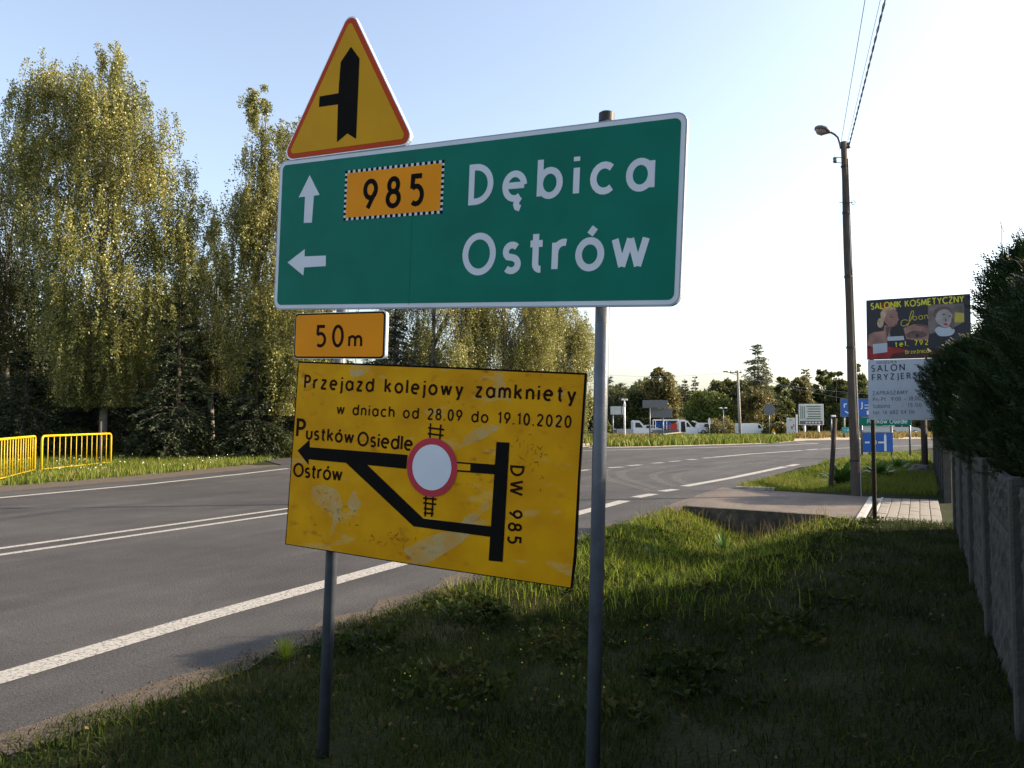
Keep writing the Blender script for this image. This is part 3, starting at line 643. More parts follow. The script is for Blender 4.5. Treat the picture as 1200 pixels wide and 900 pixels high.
mb = MB(); G.txt(mb, '985', 425.5, 247.5, 497, 241.2, 38, .0050, th=.18); mb.letters('sign_black', sh)
# back rails
mb = MB()
for yy in (-.16, -.58): mb.box((W_/2, yy, -.034), (W_-.1, .04, .022))
MB().box((W_/2, -.16, -.034), (W_-.1, .04, .022)).build('back_rail', 'aluminium', rt); MB().box((W_/2, -.58, -.034), (W_-.1, .04, .022)).build('back_rail', 'aluminium', rt)
# posts (world coordinates turned into the sign's frame)
Gi = G.M.inverted()
for (px, py, bz, top, r, capd) in ((388.5, 660, -.15, 3.42, .030, False), (703.5, 365, -.2, 3.02, .030, True)):
    def behind(x_, y_): d_ = ray(x_, y_); o_p = G.o-G.n*.075; return CC+d_*((o_p-CC).dot(G.n)/d_.dot(G.n))
    if capd: tp = behind(711, 133); lo_ = behind(694.5, 898)
    else: tp = behind(409, 190); lo_ = behind(378.5, 885)
    # real posts stand nearly plumb in depth: keep the sight line, hold the depth of the sign
    b0 = tp+(lo_-tp)*((bz-tp.z)/(lo_.z-tp.z))
    a, b = Gi @ b0, Gi @ tp
    o = MB().tube([a, b], r, 24).build('post', 'galvanised', rt, smooth=True)
    if capd: MB().tube([b-Vector((0, .035, 0)), b, b+Vector((0, .006, 0))], [r+.003, r+.003, r-.006], 24).build('post_cap', 'dark_cap', o)
    POSTY = b0
    mbb = MB()
    for yy in (-.16, -.58): MB().box((a.x+(b.x-a.x)*((yy-a.y)/(b.y-a.y)), yy, -.06), (.10, .035, .05)).build('clamp', 'aluminium', rt)

# warning triangle
T = Plane(tuple(G.o+G.n*.004), -27.4, -3.2, 1.0)
tr = T.root('warning_sign', 'yellow triangular warning sign with red rim and black side road symbol, above the green sign', 'road sign')
tri = ccw(T.poly([(411.5, 9), (329.5, 189), (487, 168.5)]))
tri = [tuple(p) for p in tri]
MB().prism(fillet(tri, .042), -.02, 0).build('panel', 'aluminium', tr)
MB().flat(fillet(inset(tri, .005), .040), .0012).build('rim', 'sign_red_orange', tr)
MB().flat(fillet(inset(tri, .030), .018), .0024).build('yellow_face', 'sign_yellow', tr)
MB().flat(ccw(T.poly([(411.8, 55), (421.8, 68.8), (417.8, 163), (407.5, 156.5), (395.3, 166.8), (396.5, 122.5), (374.3, 125.5), (375, 113.3), (397, 109.5), (399.8, 73)])), .0036).build('symbol', 'sign_black', tr)
MB().box((tri[0][0]*.0+(sum(p[0] for p in tri)/3), sum(p[1] for p in tri)/3, -.045), (.12, .035, .045)).build('clamp', 'aluminium', tr)

# 50 m plate
D = Plane(tuple(G.o-G.n*.006), -27.4, -2.2, .5)
pr = D.root('distance_plate', 'small yellow plate reading 50 m just under the green sign on the left post', 'road sign')
c = D.poly([(345.2, 366.6), (451.8, 365), (450.6, 420.6), (344.6, 420)])
x0 = (c[0][0]+c[3][0])/2; x1 = (c[1][0]+c[2][0])/2; y1 = (c[0][1]+c[1][1])/2; y0 = (c[2][1]+c[3][1])/2
MB().prism(rrect(x0, y0, x1+.006, y1, .022), -.018, 0).build('panel', 'aluminium', pr)
MB().flat(rrect(x0+.002, y0+.002, x1-.001, y1-.002, .020), .0010).build('edge_line', 'sign_black', pr)
MB().flat(rrect(x0+.010, y0+.010, x1-.009, y1-.010, .015), .0020).build('yellow_face', 'sign_orange', pr)
mb = MB(); D.txt(mb, '50', 369.5, 407.2, 403, 407.2, 27, .003, th=.16)
p0 = D.uv(407.8, 407.2); p1 = D.uv(425, 407.2); text_mb(mb, 'm', p0, p1, (D.uv(408, 387)[1]-p0[1]), .003, th=.19)
mb.letters('text_brown', pr)

# yellow detour board
B = Plane((-1.066, 3.951, 1.884), -23.0, -3.55, -.9)
BW, BH = 1.507, .91
br = B.root('detour_board', 'large worn yellow detour board announcing a closed level crossing, hung askew below the green sign', 'road sign')
out = [(0, 0), (0, -BH), (BW*.5, -BH-.004), (BW-.01, -BH), (BW, -BH+.12), (BW-.004, -BH*.5), (BW, 0), (BW*.5, .003)]
MB().prism(ccw(out), -.012, 0).build('panel', 'sign_black', br)
MB().flat(ccw([(.006, -.008), (.006, -BH+.004), (BW*.5, -BH+.001), (BW-.016, -BH+.004), (BW-.010, -BH+.14), (BW-.012, -BH*.5), (BW-.010, -.008), (BW*.5, -.006)]), .0012).build('yellow_face', 'board_yellow', br)
mb = MB()
zt = .0026
B.txt(mb, 'Przejazd kolejowy zamkniety', 356.3, 455.6, 675, 472, 17.2, zt, th=.185)
B.txt(mb, 'w dniach od 28.09 do 19.10.2020', 394.5, 485.6, 669.5, 501.8, 13.6, zt, th=.17)
B.txt(mb, 'P', 346.8, 512.6, 358, 513.4, 23.5, zt, th=.19)
B.txt(mb, 'ustków', 358.4, 515, 414.6, 520.5, 16.5, zt, th=.19)
B.txt(mb, 'Osiedle', 418.5, 522.6, 483.5, 528.8, 18, zt, th=.18)
B.txt(mb, 'Ostrów', 343.4, 558.6, 401, 564.5, 17.5, zt, th=.185)
p0, p1 = B.uv(598.2, 545), B.uv(594.4, 636.5); text_mb(mb, 'DW 985', p0, p1, .07, zt, th=.18)
mb.letters('text_brown', br)
mb = MB()
poly = lambda pts, z: mb.flat(ccw(B.poly(pts)), z)
poly([(349, 528), (363.2, 515.1), (363.2, 524), (362, 538.2), (362, 544.8)], zt)
poly([(363.2, 524), (478, 533), (476.5, 549.4), (404.7, 542.3), (362, 538.2)], zt+.0002)
poly([(404.7, 541.3), (429.5, 543.6), (496.2, 607.4), (484.6, 616.4)], zt+.0004)
poly([(496.2, 607.6), (577.4, 617), (576, 629.2), (484.3, 616.6)], zt+.0006)
poly([(582.1, 517.8), (597.4, 518.6), (589.3, 658.3), (572.9, 656.7)], zt+.0008)
poly([(534, 540.9), (581.2, 544.5), (580.4, 555.8), (535, 552.4)], zt+.001)
mb.build('route_symbol', 'sign_black', br)
mb = MB(); poly([(535, 542.9), (551.8, 544.2), (551.5, 551.6), (535, 550.6)], zt+.0016); mb.build('route_gap', 'board_yellow', br)
# pale scraped streaks and remains of older print
rs_ = random.Random(5)
def streak(pts, m='faded_streak', z=.0018):
    P = [Vector(B.uv(*p)) for p in pts]; out = []
    for i in range(len(P)):
        a, b = P[i], P[(i+1) % len(P)]
        for j in range(4): q = a.lerp(b, j/4); out.append((q.x+rs_.uniform(-.005, .005), q.y+rs_.uniform(-.005, .005)))
    return MB().flat(ccw(out), z).build('faded_streak', m, br)
streak([(366, 572), (380, 568), (396, 574), (402, 592), (396, 612), (386, 636), (392, 600), (378, 596), (366, 588)]); streak([(406, 590), (416, 574), (424, 592), (414, 602)], z=.00185)
streak([(472, 644), (520, 622), (556, 606), (572, 612), (540, 636), (500, 662), (486, 660)]); streak([(538, 526), (548, 508), (570, 498), (588, 500), (566, 514)], z=.00185)
streak([(580, 436), (590, 437), (594, 462), (600, 470), (578, 464)], z=.00187); streak([(410, 434), (424, 432), (428, 440), (412, 442)], z=.00182); streak([(534, 622), (552, 600), (572, 586), (574, 594), (548, 616)], z=.00189)
gm = MB()
for (gx, gy, gw, gh, n_) in ((425, 622, 74, 16, 26), (604, 508, 22, 40, 16), (622, 520, 18, 60, 14), (366, 574, 44, 30, 12), (392, 598, 30, 24, 8)):
    for k in range(n_):
        x_, y_ = gx+rs_.random()*gw, gy+rs_.random()*gh; an = rs_.choice((0, 1.57, .8, 2.2)); l_ = rs_.uniform(3, 7)
        ribbon(gm, [B.uv(x_, y_), B.uv(x_+l_*math.cos(an), y_+l_*math.sin(an))], .006, .0020+.00003*k)
tag(gm.build('old_print_remains', 'ghost_print', br), kind='stuff')
mb = MB()
for a, b in (((504.9, 496), (503.6, 520)), ((517, 497.4), (515.3, 520)), ((502, 501.2), (520.6, 503.5)), ((501.7, 508), (520, 510.4)),
             ((499.6, 578), (498.5, 605.2)), ((508.2, 578), (506.3, 605.6)), ((496.3, 583.6), (512, 585)), ((496.3, 589.3), (511.6, 591)), ((497, 595.6), (508.4, 597)), ((496.8, 601), (508.4, 601.8))):
    ribbon(mb, [B.uv(*a), B.uv(*b)], .0085, zt+.0002*(len(mb.V) % 7))
tag(mb.build('railway_symbol', 'text_brown', br), kind='stuff')
cc = B.uv(506.6, 547.6); rr = (B.uv(536, 548.8)[0]-B.uv(477, 546.5)[0])/2
ci = lambda r, n=40: [(cc[0]+r*math.cos(2*math.pi*k/n), cc[1]+r*1.03*math.sin(2*math.pi*k/n)) for k in range(n)]
cr_ = MB().flat(ci(rr), zt+.0024).build('no_entry_ring', 'board_red', br)
MB().flat(ci(rr*.775), zt+.0036).build('no_entry_disc', 'sign_white', cr_)
MB().box((.17, -.2, -.028), (.10, .04, .03)).build('clamp', 'aluminium', br); MB().box((BW-.2, -.2, -.028), (.30, .04, .03)).build('clamp', 'aluminium', br)

# ================================================================== CONCRETE FENCE
FS = 5.55
fence_t = [-6.44, -4.39, -2.34, -.29, 1.76, 3.81, 5.86, 7.91, 9.96]
fang = math.atan2(UY, UX)
def fence(ts, label):
    x, y = st(FS, ts[0]); f = empty('concrete_fence', (x, y, 0), fang, label, 'fence', 'concrete fence along the verge')
    post = MB().bbox((0, 0, .62), (.12, .13, 1.38), .012); pm = None
    def panel_mesh(L_, seed):
        rs = random.Random(seed); nx_, nz_ = 22, 8; V = []; 
        for k, yy in ((0, 1), (1, -1)):
            for j in range(nz_+1):
                for i in range(nx_+1):
                    e = .0 if (i in (0, nx_) or j in (0, nz_)) else .009*math.sin((i*1.9+j*2.7)) + rs.uniform(0, .010)
                    V.append((-L_/2+L_*i/nx_, yy*(.022+e), -.245+.49*j/nz_))
        F = []
        m_ = nx_+1; q = m_*(nz_+1)
        for j in range(nz_):
            for i in range(nx_):
                a = j*m_+i; F.append((a+1, a, a+m_, a+m_+1)); F.append((q+a, q+a+1, q+a+m_+1, q+a+m_))
        for i in range(nx_): F.append((i, i+1, q+i+1, q+i)); F.append((nz_*m_+i+1, nz_*m_+i, q+nz_*m_+i, q+nz_*m_+i+1))
        return V, F
    V, F = panel_mesh(1.93, 3); pan = None
    for i, t in enumerate(ts):
        if pm is None: o = post.build('post', 'fence_concrete', f); pm = o.data
        else: o = link(bpy.data.objects.new('post', pm), f)
        o.location = (t-ts[0], 0, random.uniform(-.01, .01)); o.rotation_euler = (random.uniform(-.008, .008), random.uniform(-.008, .008), 0)
        if i < len(ts)-1:
            for k in range(3):
                if pan is None: o = mk('panel', V, F, 'fence_concrete', f); pan = o.data
                else: o = link(bpy.data.objects.new('panel', pan), f)
                hh = .205 + .497*k if k < 2 else 1.113
                o.location = (t-ts[0]+(ts[i+1]-t)/2, random.uniform(-.003, .003), hh)
                if k == 2: o.scale = (1, 1, .60)
fence(fence_t, 'grey concrete panel fence beside the shaded verge, below the dark hedge')
fence([14.45+2.05*i for i in range(8)], 'grey concrete panel fence beyond the paved entrance')

def stones(n, f, lab):
    V = []; F = []
    for k in range(n):
        s_, t_ = f(); x, y = st(s_, t_); q = random.uniform(.004, .016); z = max(hzf(x, y), .003); b = len(V)
        for j in range(4): an = 1.57*j+random.random(); V.append((x+q*math.cos(an), y+q*math.sin(an)*.8, z-.002))
        V.append((x+random.uniform(-.3, .3)*q, y, z+q*.8)); F += [(b+j, b+(j+1) % 4, b+4) for j in range(4)]
    tag(mk('loose_stones', V, F, 'gravel'), lab, 'gravel', kind='stuff')
stones(3200, lambda: (1.12+random.gauss(0, .10), random.uniform(-3, 10.5)), 'loose grit and small stones along the ragged asphalt edge')
# ================================================================== VEGETATION
GF_ = 'trees beyond the junction'
def unit(a): return a/np.maximum(np.linalg.norm(a, axis=-1, keepdims=True), 1e-9)
def leaves(P, D, L_, W_):
    """diamond leaves at P pointing along D"""
    n = len(P); D = unit(D); S = unit(np.cross(D, rng.normal(size=(n, 3))))
    L_ = np.broadcast_to(L_, (n,))[:, None]; W_ = np.broadcast_to(W_, (n,))[:, None]
    V = np.stack([P, P+D*L_*.5+S*W_*.5, P+D*L_, P+D*L_*.5-S*W_*.5], 1).reshape(-1, 3)
    return V, np.arange(4*n).reshape(-1, 4)
def join(parts):
    V = []; F = []; b = 0
    for v, f in parts: V.append(v); F.append(f+b); b += len(v)
    return np.concatenate(V), np.concatenate(F)
def limbs(name, paths, m, parent, n=5):
    mb = MB()
    for pts, r in paths: mb.tube(pts, r, n, cap=False)
    return mb.build(name, m, parent, smooth=True)
def outline(ol, px0, Y):
    z = []; a = []; b = []
    for py, x0, x1 in ol: z.append(at(px0, py, Y).z); a.append((x0-px0)/FOC*Y); b.append((x1-px0)/FOC*Y)
    o = np.argsort(z); return np.array(z)[o], np.array(a)[o], np.array(b)[o]
def weeping(px, Y, ol, m, label, group, nclump=95, nst=15, nleaf=46, lsz=.082, hang=(.6, 2.5), trunkmat='birch_bark', name='birch_tree', r0=.17, seed=0, depth=.75):
    global rng
    rng = np.random.default_rng(seed+11)
    base = at(px, 535, Y); x, y = base.x, base.y; z0 = hzf(x, y)
    t = empty(name, (x, y, z0), 0, label, 'tree', group)
    zz, aa, bb = outline(ol, px, Y); zz = zz-z0
    wd = bb-aa; zc = np.linspace(zz[0], zz[-1], 200); wc = np.interp(zc, zz, wd); cdf = np.cumsum(wc**1.25); cdf /= cdf[-1]
    cz = np.interp(rng.random(nclump), cdf, zc)
    a = np.interp(cz, zz, aa); b = np.interp(cz, zz, bb); hw = (b-a)/2; cx0 = (a+b)/2
    th = rng.random(nclump)*2*np.pi; rr = np.sqrt(rng.uniform(.10, 1, nclump))*.95
    cx = cx0+hw*rr*np.cos(th); cy = hw*depth*rr*np.sin(th)
    top = zz[-1]; paths = []
    # trunk with a gentle sweep, limbs rise from it to each clump
    tp = [Vector((.25*math.sin(k*.7+seed)*k/8, .12*math.cos(k*.9), top*.93*k/8)) for k in range(9)]
    paths.append((tp, [r0*(1-.1*k) if k < 8 else .02 for k in range(9)]))
    for i in range(nclump):
        k = max(.12, min(.9, (cz[i]/top)*.75-.03)); q = Vector((np.interp(k*8, range(9), [p.x for p in tp]), np.interp(k*8, range(9), [p.y for p in tp]), top*.93*k))
        c = Vector((cx[i], cy[i], cz[i])); mid = q.lerp(c, .55)+Vector((0, 0, .12*(c-q).length))
        if i % 3 == 0: paths.append(([q, mid, c], [.035, .018, .007]))
    limbs('trunk', paths, trunkmat, t, 6)
    # hanging strands
    ns = nclump*nst; ci = np.repeat(np.arange(nclump), nst)
    cl = np.repeat(rng.uniform(.6, 1.25, nclump), nst)
    sc = np.clip(hw[ci]*.14, .14, .42)
    sx = cx[ci]+rng.normal(size=ns)*sc; sy = cy[ci]+rng.normal(size=ns)*sc; sz = cz[ci]+rng.normal(size=ns)*.32
    ln = rng.uniform(*hang, ns)*cl*np.clip(hw[ci]/1.6, .3, 1); zl = zz[0]-.3+np.repeat(rng.uniform(0, 2.6, nclump), nst)*(cz[ci] > zz[0]+2.2); ln = np.minimum(ln, np.maximum(sz-zl, .25))
    outx = unit(np.stack([sx-cx0[ci], sy], -1)); sw = rng.uniform(.05, .35, ns)*np.clip(hw[ci]/2, .3, 1)
    u = rng.random((ns, nleaf))**.85
    PX = sx[:, None]+outx[:, :1]*sw[:, None]*np.sqrt(u)+rng.normal(size=u.shape)*.065
    PY = sy[:, None]+outx[:, 1:]*sw[:, None]*np.sqrt(u)+rng.normal(size=u.shape)*.065
    PZ = sz[:, None]-ln[:, None]*u+.12*np.sin(u*3)
    P = np.stack([PX, PY, PZ], -1).reshape(-1, 3)
    keep = P[:, 2] > .4; P = P[keep]
    D = np.stack([rng.normal(size=len(P))*.8, rng.normal(size=len(P))*.8, -np.abs(rng.normal(size=len(P)))*.8-.25], -1)
    V, F = leaves(P, D, rng.uniform(.7, 1.35, len(P))*lsz, rng.uniform(.6, .95, len(P))*lsz)
    # the fine twigs themselves
    k = rng.choice(ns, min(ns, 700), replace=False)
    A = np.stack([sx[k], sy[k], sz[k]], -1); Bp = np.stack([sx[k]+outx[k, 0]*sw[k], sy[k]+outx[k, 1]*sw[k], sz[k]-ln[k]], -1)
    npmesh('crown', V, F, m, t)
    w_ = np.array([.006, .003, 0]); V2 = np.stack([A-w_, A+w_, Bp+w_, Bp-w_], 1).reshape(-1, 3)
    tag(npmesh('twigs', V2, np.arange(len(V2)).reshape(-1, 4), 'twig', t), kind='stuff')
    return t
def broadleaf(px, Y, ol, m, label, group=None, n=5000, lsz=.22, nclump=40, spread=.22, name='broadleaf_tree', trunkmat='bark', cat='tree', seed=0, r0=.14, depth=.85):
    global rng
    rng = np.random.default_rng(seed+101)
    if group == GF_: n = int(n*1.7); nclump = int(nclump*1.5); lsz *= .88
    x, y = at(px, 500, Y).x, Y; z0 = hzf(x, y); t = empty(name, (x, y, z0), 0, label, cat, group)
    zz, aa, bb = outline(ol, px, Y); zz = np.maximum(zz-z0, .05)
    zc = np.linspace(zz[0], zz[-1], 100); wc = np.interp(zc, zz, bb-aa); cdf = np.cumsum(wc**1.3); cdf /= cdf[-1]
    cz = np.interp(rng.random(nclump), cdf, zc); a = np.interp(cz, zz, aa); b = np.interp(cz, zz, bb); hw = (b-a)/2
    th = rng.random(nclump)*2*np.pi; rr = np.sqrt(rng.uniform(.25, 1, nclump))*.9
    C = np.stack([(a+b)/2+hw*rr*np.cos(th), hw*depth*rr*np.sin(th), cz], -1)
    sg = np.clip(hw*spread, .12, 3)
    i = rng.integers(0, nclump, n); q = unit(rng.normal(size=(n, 3)))*(rng.random(n)**.4)[:, None]*1.5
    P = C[i]+q*sg[i][:, None]*np.array([1, 1, .8]); P[:, 2] = np.maximum(P[:, 2], .03)
    V, F = leaves(P, rng.normal(size=(n, 3))+np.array([0, 0, -.3]), rng.uniform(.7, 1.4, n)*lsz, rng.uniform(.6, 1, n)*lsz)
    npmesh('crown', V, F, m, t)
    top = zz[-1]; tp = [Vector((.05*k*math.sin(seed+k), 0, top*.85*k/5)) for k in range(6)]
    paths = [(tp, [r0*(1-.17*k) for k in range(6)])]
    for k in range(0, nclump, 2):
        f = min(.8, max(.15, cz[k]/top*.7)); s = tp[0].lerp(tp[5], f); c = Vector(C[k]); paths.append(([s, s.lerp(c, .5)+Vector((0, 0, .1)), c], [r0*.3, r0*.18, r0*.06]))
    limbs('trunk', paths, trunkmat, t, 5)
    return t
def conifer(px, Y, ytop, wpx, label, group=None, m='needle_dark', ybase=None, tiers=22, lsz=.16, droop=.35, name='spruce_tree', seed=0, skirt=0.02, dens=1.0, ragged=.25, power=.85, r0=.16, bare=0):
    global rng
    rng = np.random.default_rng(seed+301)
    x, y = at(px, 500, Y).x, Y; z0 = hzf(x, y); t = empty(name, (x, y, z0), 0, label, 'tree', group)
    top = at(px, ytop, Y).z-z0; Rm = wpx/2/FOC*Y
    parts = []; paths = [([Vector((0, 0, 0)), Vector((0, 0, top*.5)), Vector((.03, 0, top))], [r0, r0*.6, .015])]
    for i in range(tiers):
        f = (i+rng.uniform(-.3, .3))/tiers; f = min(max(f, 0), .985); z = skirt*top+bare*top+f*(top*(1-skirt-bare)); rad = Rm*(1-f)**power+.12
        nb = int(6+8*(1-f))
        for k in range(nb):
            an = rng.random()*2*np.pi; L_ = rad*rng.uniform(1-ragged*1.6, 1.08); dz = -droop*L_*rng.uniform(.4, 1.2) if f < .8 else .3*L_
            e = np.array([np.cos(an)*L_, np.sin(an)*L_, dz]); s = np.array([0, 0, z])
            nn = int(dens*(10+L_*38)*(.16/lsz)); u = rng.random(nn)**.7; w_ = rng.normal(size=nn)*.16*L_*(1.15-u)
            pr = np.array([-np.sin(an), np.cos(an), 0]); up_ = np.array([0, 0, .10*L_])
            P = s+e*u[:, None]+pr*w_[:, None]+up_*(np.sin(u*3.1))[:, None]+np.stack([np.zeros(nn), np.zeros(nn), -np.abs(rng.normal(size=nn))*.05*L_], -1)
            D = np.stack([np.full(nn, np.cos(an))+rng.normal(size=nn)*.7, np.full(nn, np.sin(an))+rng.normal(size=nn)*.7, rng.normal(size=nn)*.35-.25], -1)
            parts.append(leaves(P, D, rng.uniform(.7, 1.3, nn)*lsz, rng.uniform(.25, .5, nn)*lsz))
            if L_ > 1.0 and k % 2 == 0: paths.append(([Vector(s), Vector(s+e*.5+up_), Vector(s+e*.95)], [.03, .018, .006]))
    V, F = join(parts); V[:, 2] = np.maximum(V[:, 2], .02); npmesh('crown', V, F, m, t)
    limbs('trunk', paths, 'bark', t, 5); return t

GB = 'birches across the road'; GS = 'spruces under the birches'
weeping(118, 33, [(40, 99, 107), (60, 92, 122), (80, 44, 150), (100, 28, 165), (130, 14, 190), (180, 6, 205), (230, 14, 226), (300, 30, 232), (380, 58, 215), (430, 66, 178), (468, 84, 142)], 'leaf_birch', 'tallest weeping birch with golden green hanging foliage, left in the photo', GB, 250, 12, 72, seed=1)
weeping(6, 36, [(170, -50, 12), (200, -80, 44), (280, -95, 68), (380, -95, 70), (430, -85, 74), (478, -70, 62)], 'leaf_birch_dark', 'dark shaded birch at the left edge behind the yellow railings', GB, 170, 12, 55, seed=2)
weeping(300, 34, [(106, 296, 304), (125, 280, 325), (160, 276, 352), (200, 272, 372), (260, 264, 385), (330, 256, 392), (400, 262, 400), (445, 278, 395), (478, 300, 380)], 'leaf_birch', 'slender weeping birch just left of the green sign', GB, 170, 12, 68, seed=3)
weeping(247, 40, [(262, 243, 250), (285, 234, 262), (320, 226, 272), (400, 215, 290), (455, 225, 280)], 'leaf_green', 'shorter green birch in the gap between the two tall ones', GB, 90, 12, 55, seed=4, lsz=.075)
weeping(505, 38, [(215, 490, 515), (300, 456, 560), (380, 440, 572), (450, 446, 565), (490, 470, 550)], 'leaf_birch', 'golden birch seen between the 50 m plate and the detour board', GB, 130, 12, 62, seed=5, lsz=.07)
weeping(590, 39, [(225, 575, 600), (300, 545, 645), (380, 535, 655), (450, 540, 650), (490, 560, 630)], 'leaf_birch', 'golden birch behind the middle of the green sign', GB, 130, 12, 62, seed=6, lsz=.07)
weeping(655, 41, [(315, 648, 664), (345, 628, 684), (380, 616, 692), (420, 612, 693), (460, 616, 690), (500, 632, 682)], 'leaf_birch', 'lower golden birch beside the right post of the green sign', GB, 130, 12, 62, seed=7, lsz=.07)
conifer(208, 31.8, 350, 128, 'dark spruce standing below and right of the tallest birch', GS, seed=1, tiers=26, ybase=0)
conifer(30, 32.0, 408, 130, 'low dark spruce behind the yellow railings at the left edge', GS, seed=2, tiers=20)
conifer(112, 34.6, 400, 120, 'dark spruce hidden in the shade under the tallest birch', GS, seed=3, tiers=20)
conifer(300, 32.4, 412, 110, 'dark spruce at the foot of the slender birch', GS, seed=4, tiers=20)
conifer(462, 37, 330, 110, 'blue grey spruce beside the 50 m plate', GS, m='needle_blue', seed=5, tiers=24)
conifer(380, 38, 350, 120, 'dark spruce mostly hidden behind the 50 m plate', GS, seed=6, tiers=20)
conifer(-40, 36, 350, 140, 'dark spruce just at the left border of the photo', GS, seed=7, tiers=20)
def mass(name, x0, x1, y0, y1, hfun, n, lsz, m, label, cat='woodland', seed=9):
    global rng
    rng = np.random.default_rng(seed); X = rng.uniform(x0, x1, n); Y = rng.uniform(y0, y1, n)
    H = hfun(X, Y); Z = H*rng.random(n)**.75+hz(X, Y); P = np.stack([X, Y, Z], -1)
    V, F = leaves(P, rng.normal(size=(n, 3)), rng.uniform(.6, 1.4, n)*lsz, rng.uniform(.5, 1, n)*lsz)
    o = npmesh(name, V, F, m); tag(o, label, cat, kind='stuff'); return o
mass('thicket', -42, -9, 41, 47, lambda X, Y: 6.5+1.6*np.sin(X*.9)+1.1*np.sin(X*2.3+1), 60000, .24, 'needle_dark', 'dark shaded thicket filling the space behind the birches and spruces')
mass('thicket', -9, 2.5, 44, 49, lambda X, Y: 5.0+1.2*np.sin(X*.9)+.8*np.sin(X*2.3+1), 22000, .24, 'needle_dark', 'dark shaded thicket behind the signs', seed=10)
for i, (px, Y, h, w_) in enumerate(((172, 32, 492, 44), (90, 32.5, 505, 55), (255, 32, 498, 60), (325, 33, 500, 60), (15, 33, 505, 60))):
    lab = ['low leafy dark shrub just right of the railings', 'low dark shrub behind the railings', 'low dark shrub by the grey wooden stake', 'low dark shrub left of the detour board', 'low dark shrub at the left edge behind the railings'][i]
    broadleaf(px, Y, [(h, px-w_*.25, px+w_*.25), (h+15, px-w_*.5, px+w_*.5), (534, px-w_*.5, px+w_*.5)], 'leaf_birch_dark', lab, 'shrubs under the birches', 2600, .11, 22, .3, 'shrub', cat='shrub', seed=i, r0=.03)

# far side, right of the signs
GF = 'trees beyond the junction'
FT = 'far_tree'
conifer(713, 112, 440, 26, 'dark ragged pine just right of the tall sign post', GF, 'needle_pine', tiers=20, lsz=.36, seed=20, ragged=.5, power=.5, name='pine_tree', bare=.1, dens=.8)
conifer(730, 116, 447, 26, 'second dark pine from the tall sign post', GF, 'needle_pine', tiers=20, lsz=.36, seed=21, ragged=.5, power=.5, name='pine_tree', bare=.1, dens=.8)
broadleaf(748, 112, [(455, 742, 755), (465, 736, 764), (505, 734, 766)], 'leaf_green', 'low green tree above the white flatbed truck', GF, 3200, .42, 26, .35, seed=22)
broadleaf(775, 112, [(430, 771, 778), (440, 763, 786), (455, 754, 796), (475, 752, 800), (505, 756, 798)], 'leaf_olive', 'tall rounded olive brown tree behind the dark sign backs', GF, 6000, .38, 46, .28, seed=23)
conifer(803, 122, 443, 20, 'small dark spruce left of the lime green bush', GF, tiers=22, lsz=.36, seed=24, dens=.8)
conifer(815, 124, 440, 20, 'taller dark spruce above the lime green bush', GF, tiers=22, lsz=.36, seed=25, dens=.8)
broadleaf(826, 102, [(458, 818, 836), (466, 805, 850), (480, 799, 861), (505, 800, 860)], 'leaf_lime', 'wide lime green bush in front of the dark trees', GF, 6000, .3, 50, .25, seed=26, r0=.1)
broadleaf(845, 124, [(446, 838, 852), (455, 830, 862), (500, 828, 864)], 'far_leaf', 'dark round tree left of the concrete pole', GF, 3500, .45, 30, .3, seed=27)
broadleaf(868, 124, [(446, 862, 874), (456, 855, 884), (500, 852, 886)], 'far_leaf', 'dark round tree right behind the concrete pole', GF, 3500, .45, 30, .3, seed=28)
conifer(889, 100, 402, 62, 'tall sparse spruce rising above all other far trees', GF, 'needle_pine', tiers=34, lsz=.30, seed=29, ragged=.42, power=.62, bare=.22, dens=.75, droop=.25, r0=.22)
broadleaf(884, 96, [(455, 876, 892), (465, 868, 902), (503, 868, 904)], 'leaf_olive', 'low brownish tree at the foot of the tall sparse spruce', GF, 3000, .32, 28, .3, seed=30, r0=.08)
broadleaf(917, 104, [(441, 914, 920), (455, 906, 928), (500, 904, 930)], 'leaf_green', 'green tree right of the tall sparse spruce', GF, 3200, .36, 26, .3, seed=31)
broadleaf(936, 106, [(440, 932, 941), (452, 926, 950), (480, 924, 952), (500, 926, 950)], 'leaf_olive', 'yellowish birch above the large info board', GF, 3600, .36, 30, .3, seed=32, trunkmat='birch_bark')
conifer(946, 118, 431, 26, 'dark pine with a rounded top left of the bare post', GF, 'needle_pine', tiers=20, lsz=.36, seed=33, ragged=.5, power=.45, name='pine_tree', bare=.1, dens=.9)
broadleaf(963, 120, [(434, 960, 967), (445, 954, 974), (490, 952, 976)], 'leaf_green', 'narrow green tree left of the blue billboard', GF, 3200, .4, 26, .3, seed=34)
broadleaf(980, 112, [(430, 977, 983), (445, 970, 990), (500, 968, 992)], 'leaf_green', 'narrow green tree behind the blue billboard', GF, 3200, .36, 26, .3, seed=35)
broadleaf(1006, 112, [(428, 1003, 1010), (442, 996, 1018), (500, 994, 1020)], 'leaf_green', 'green tree between the utility pole and the salon board', GF, 3200, .36, 26, .3, seed=36)
broadleaf(1045, 118, [(440, 1035, 1055), (455, 1025, 1068), (500, 1022, 1070)], 'leaf_green', 'green tree hidden behind the salon board', GF, 3000, .4, 26, .3, seed=37)
broadleaf(1086, 118, [(440, 1078, 1094), (455, 1068, 1108), (500, 1066, 1110)], 'leaf_olive', 'brownish tree behind the dark hedge end', GF, 3000, .4, 26, .3, seed=38)
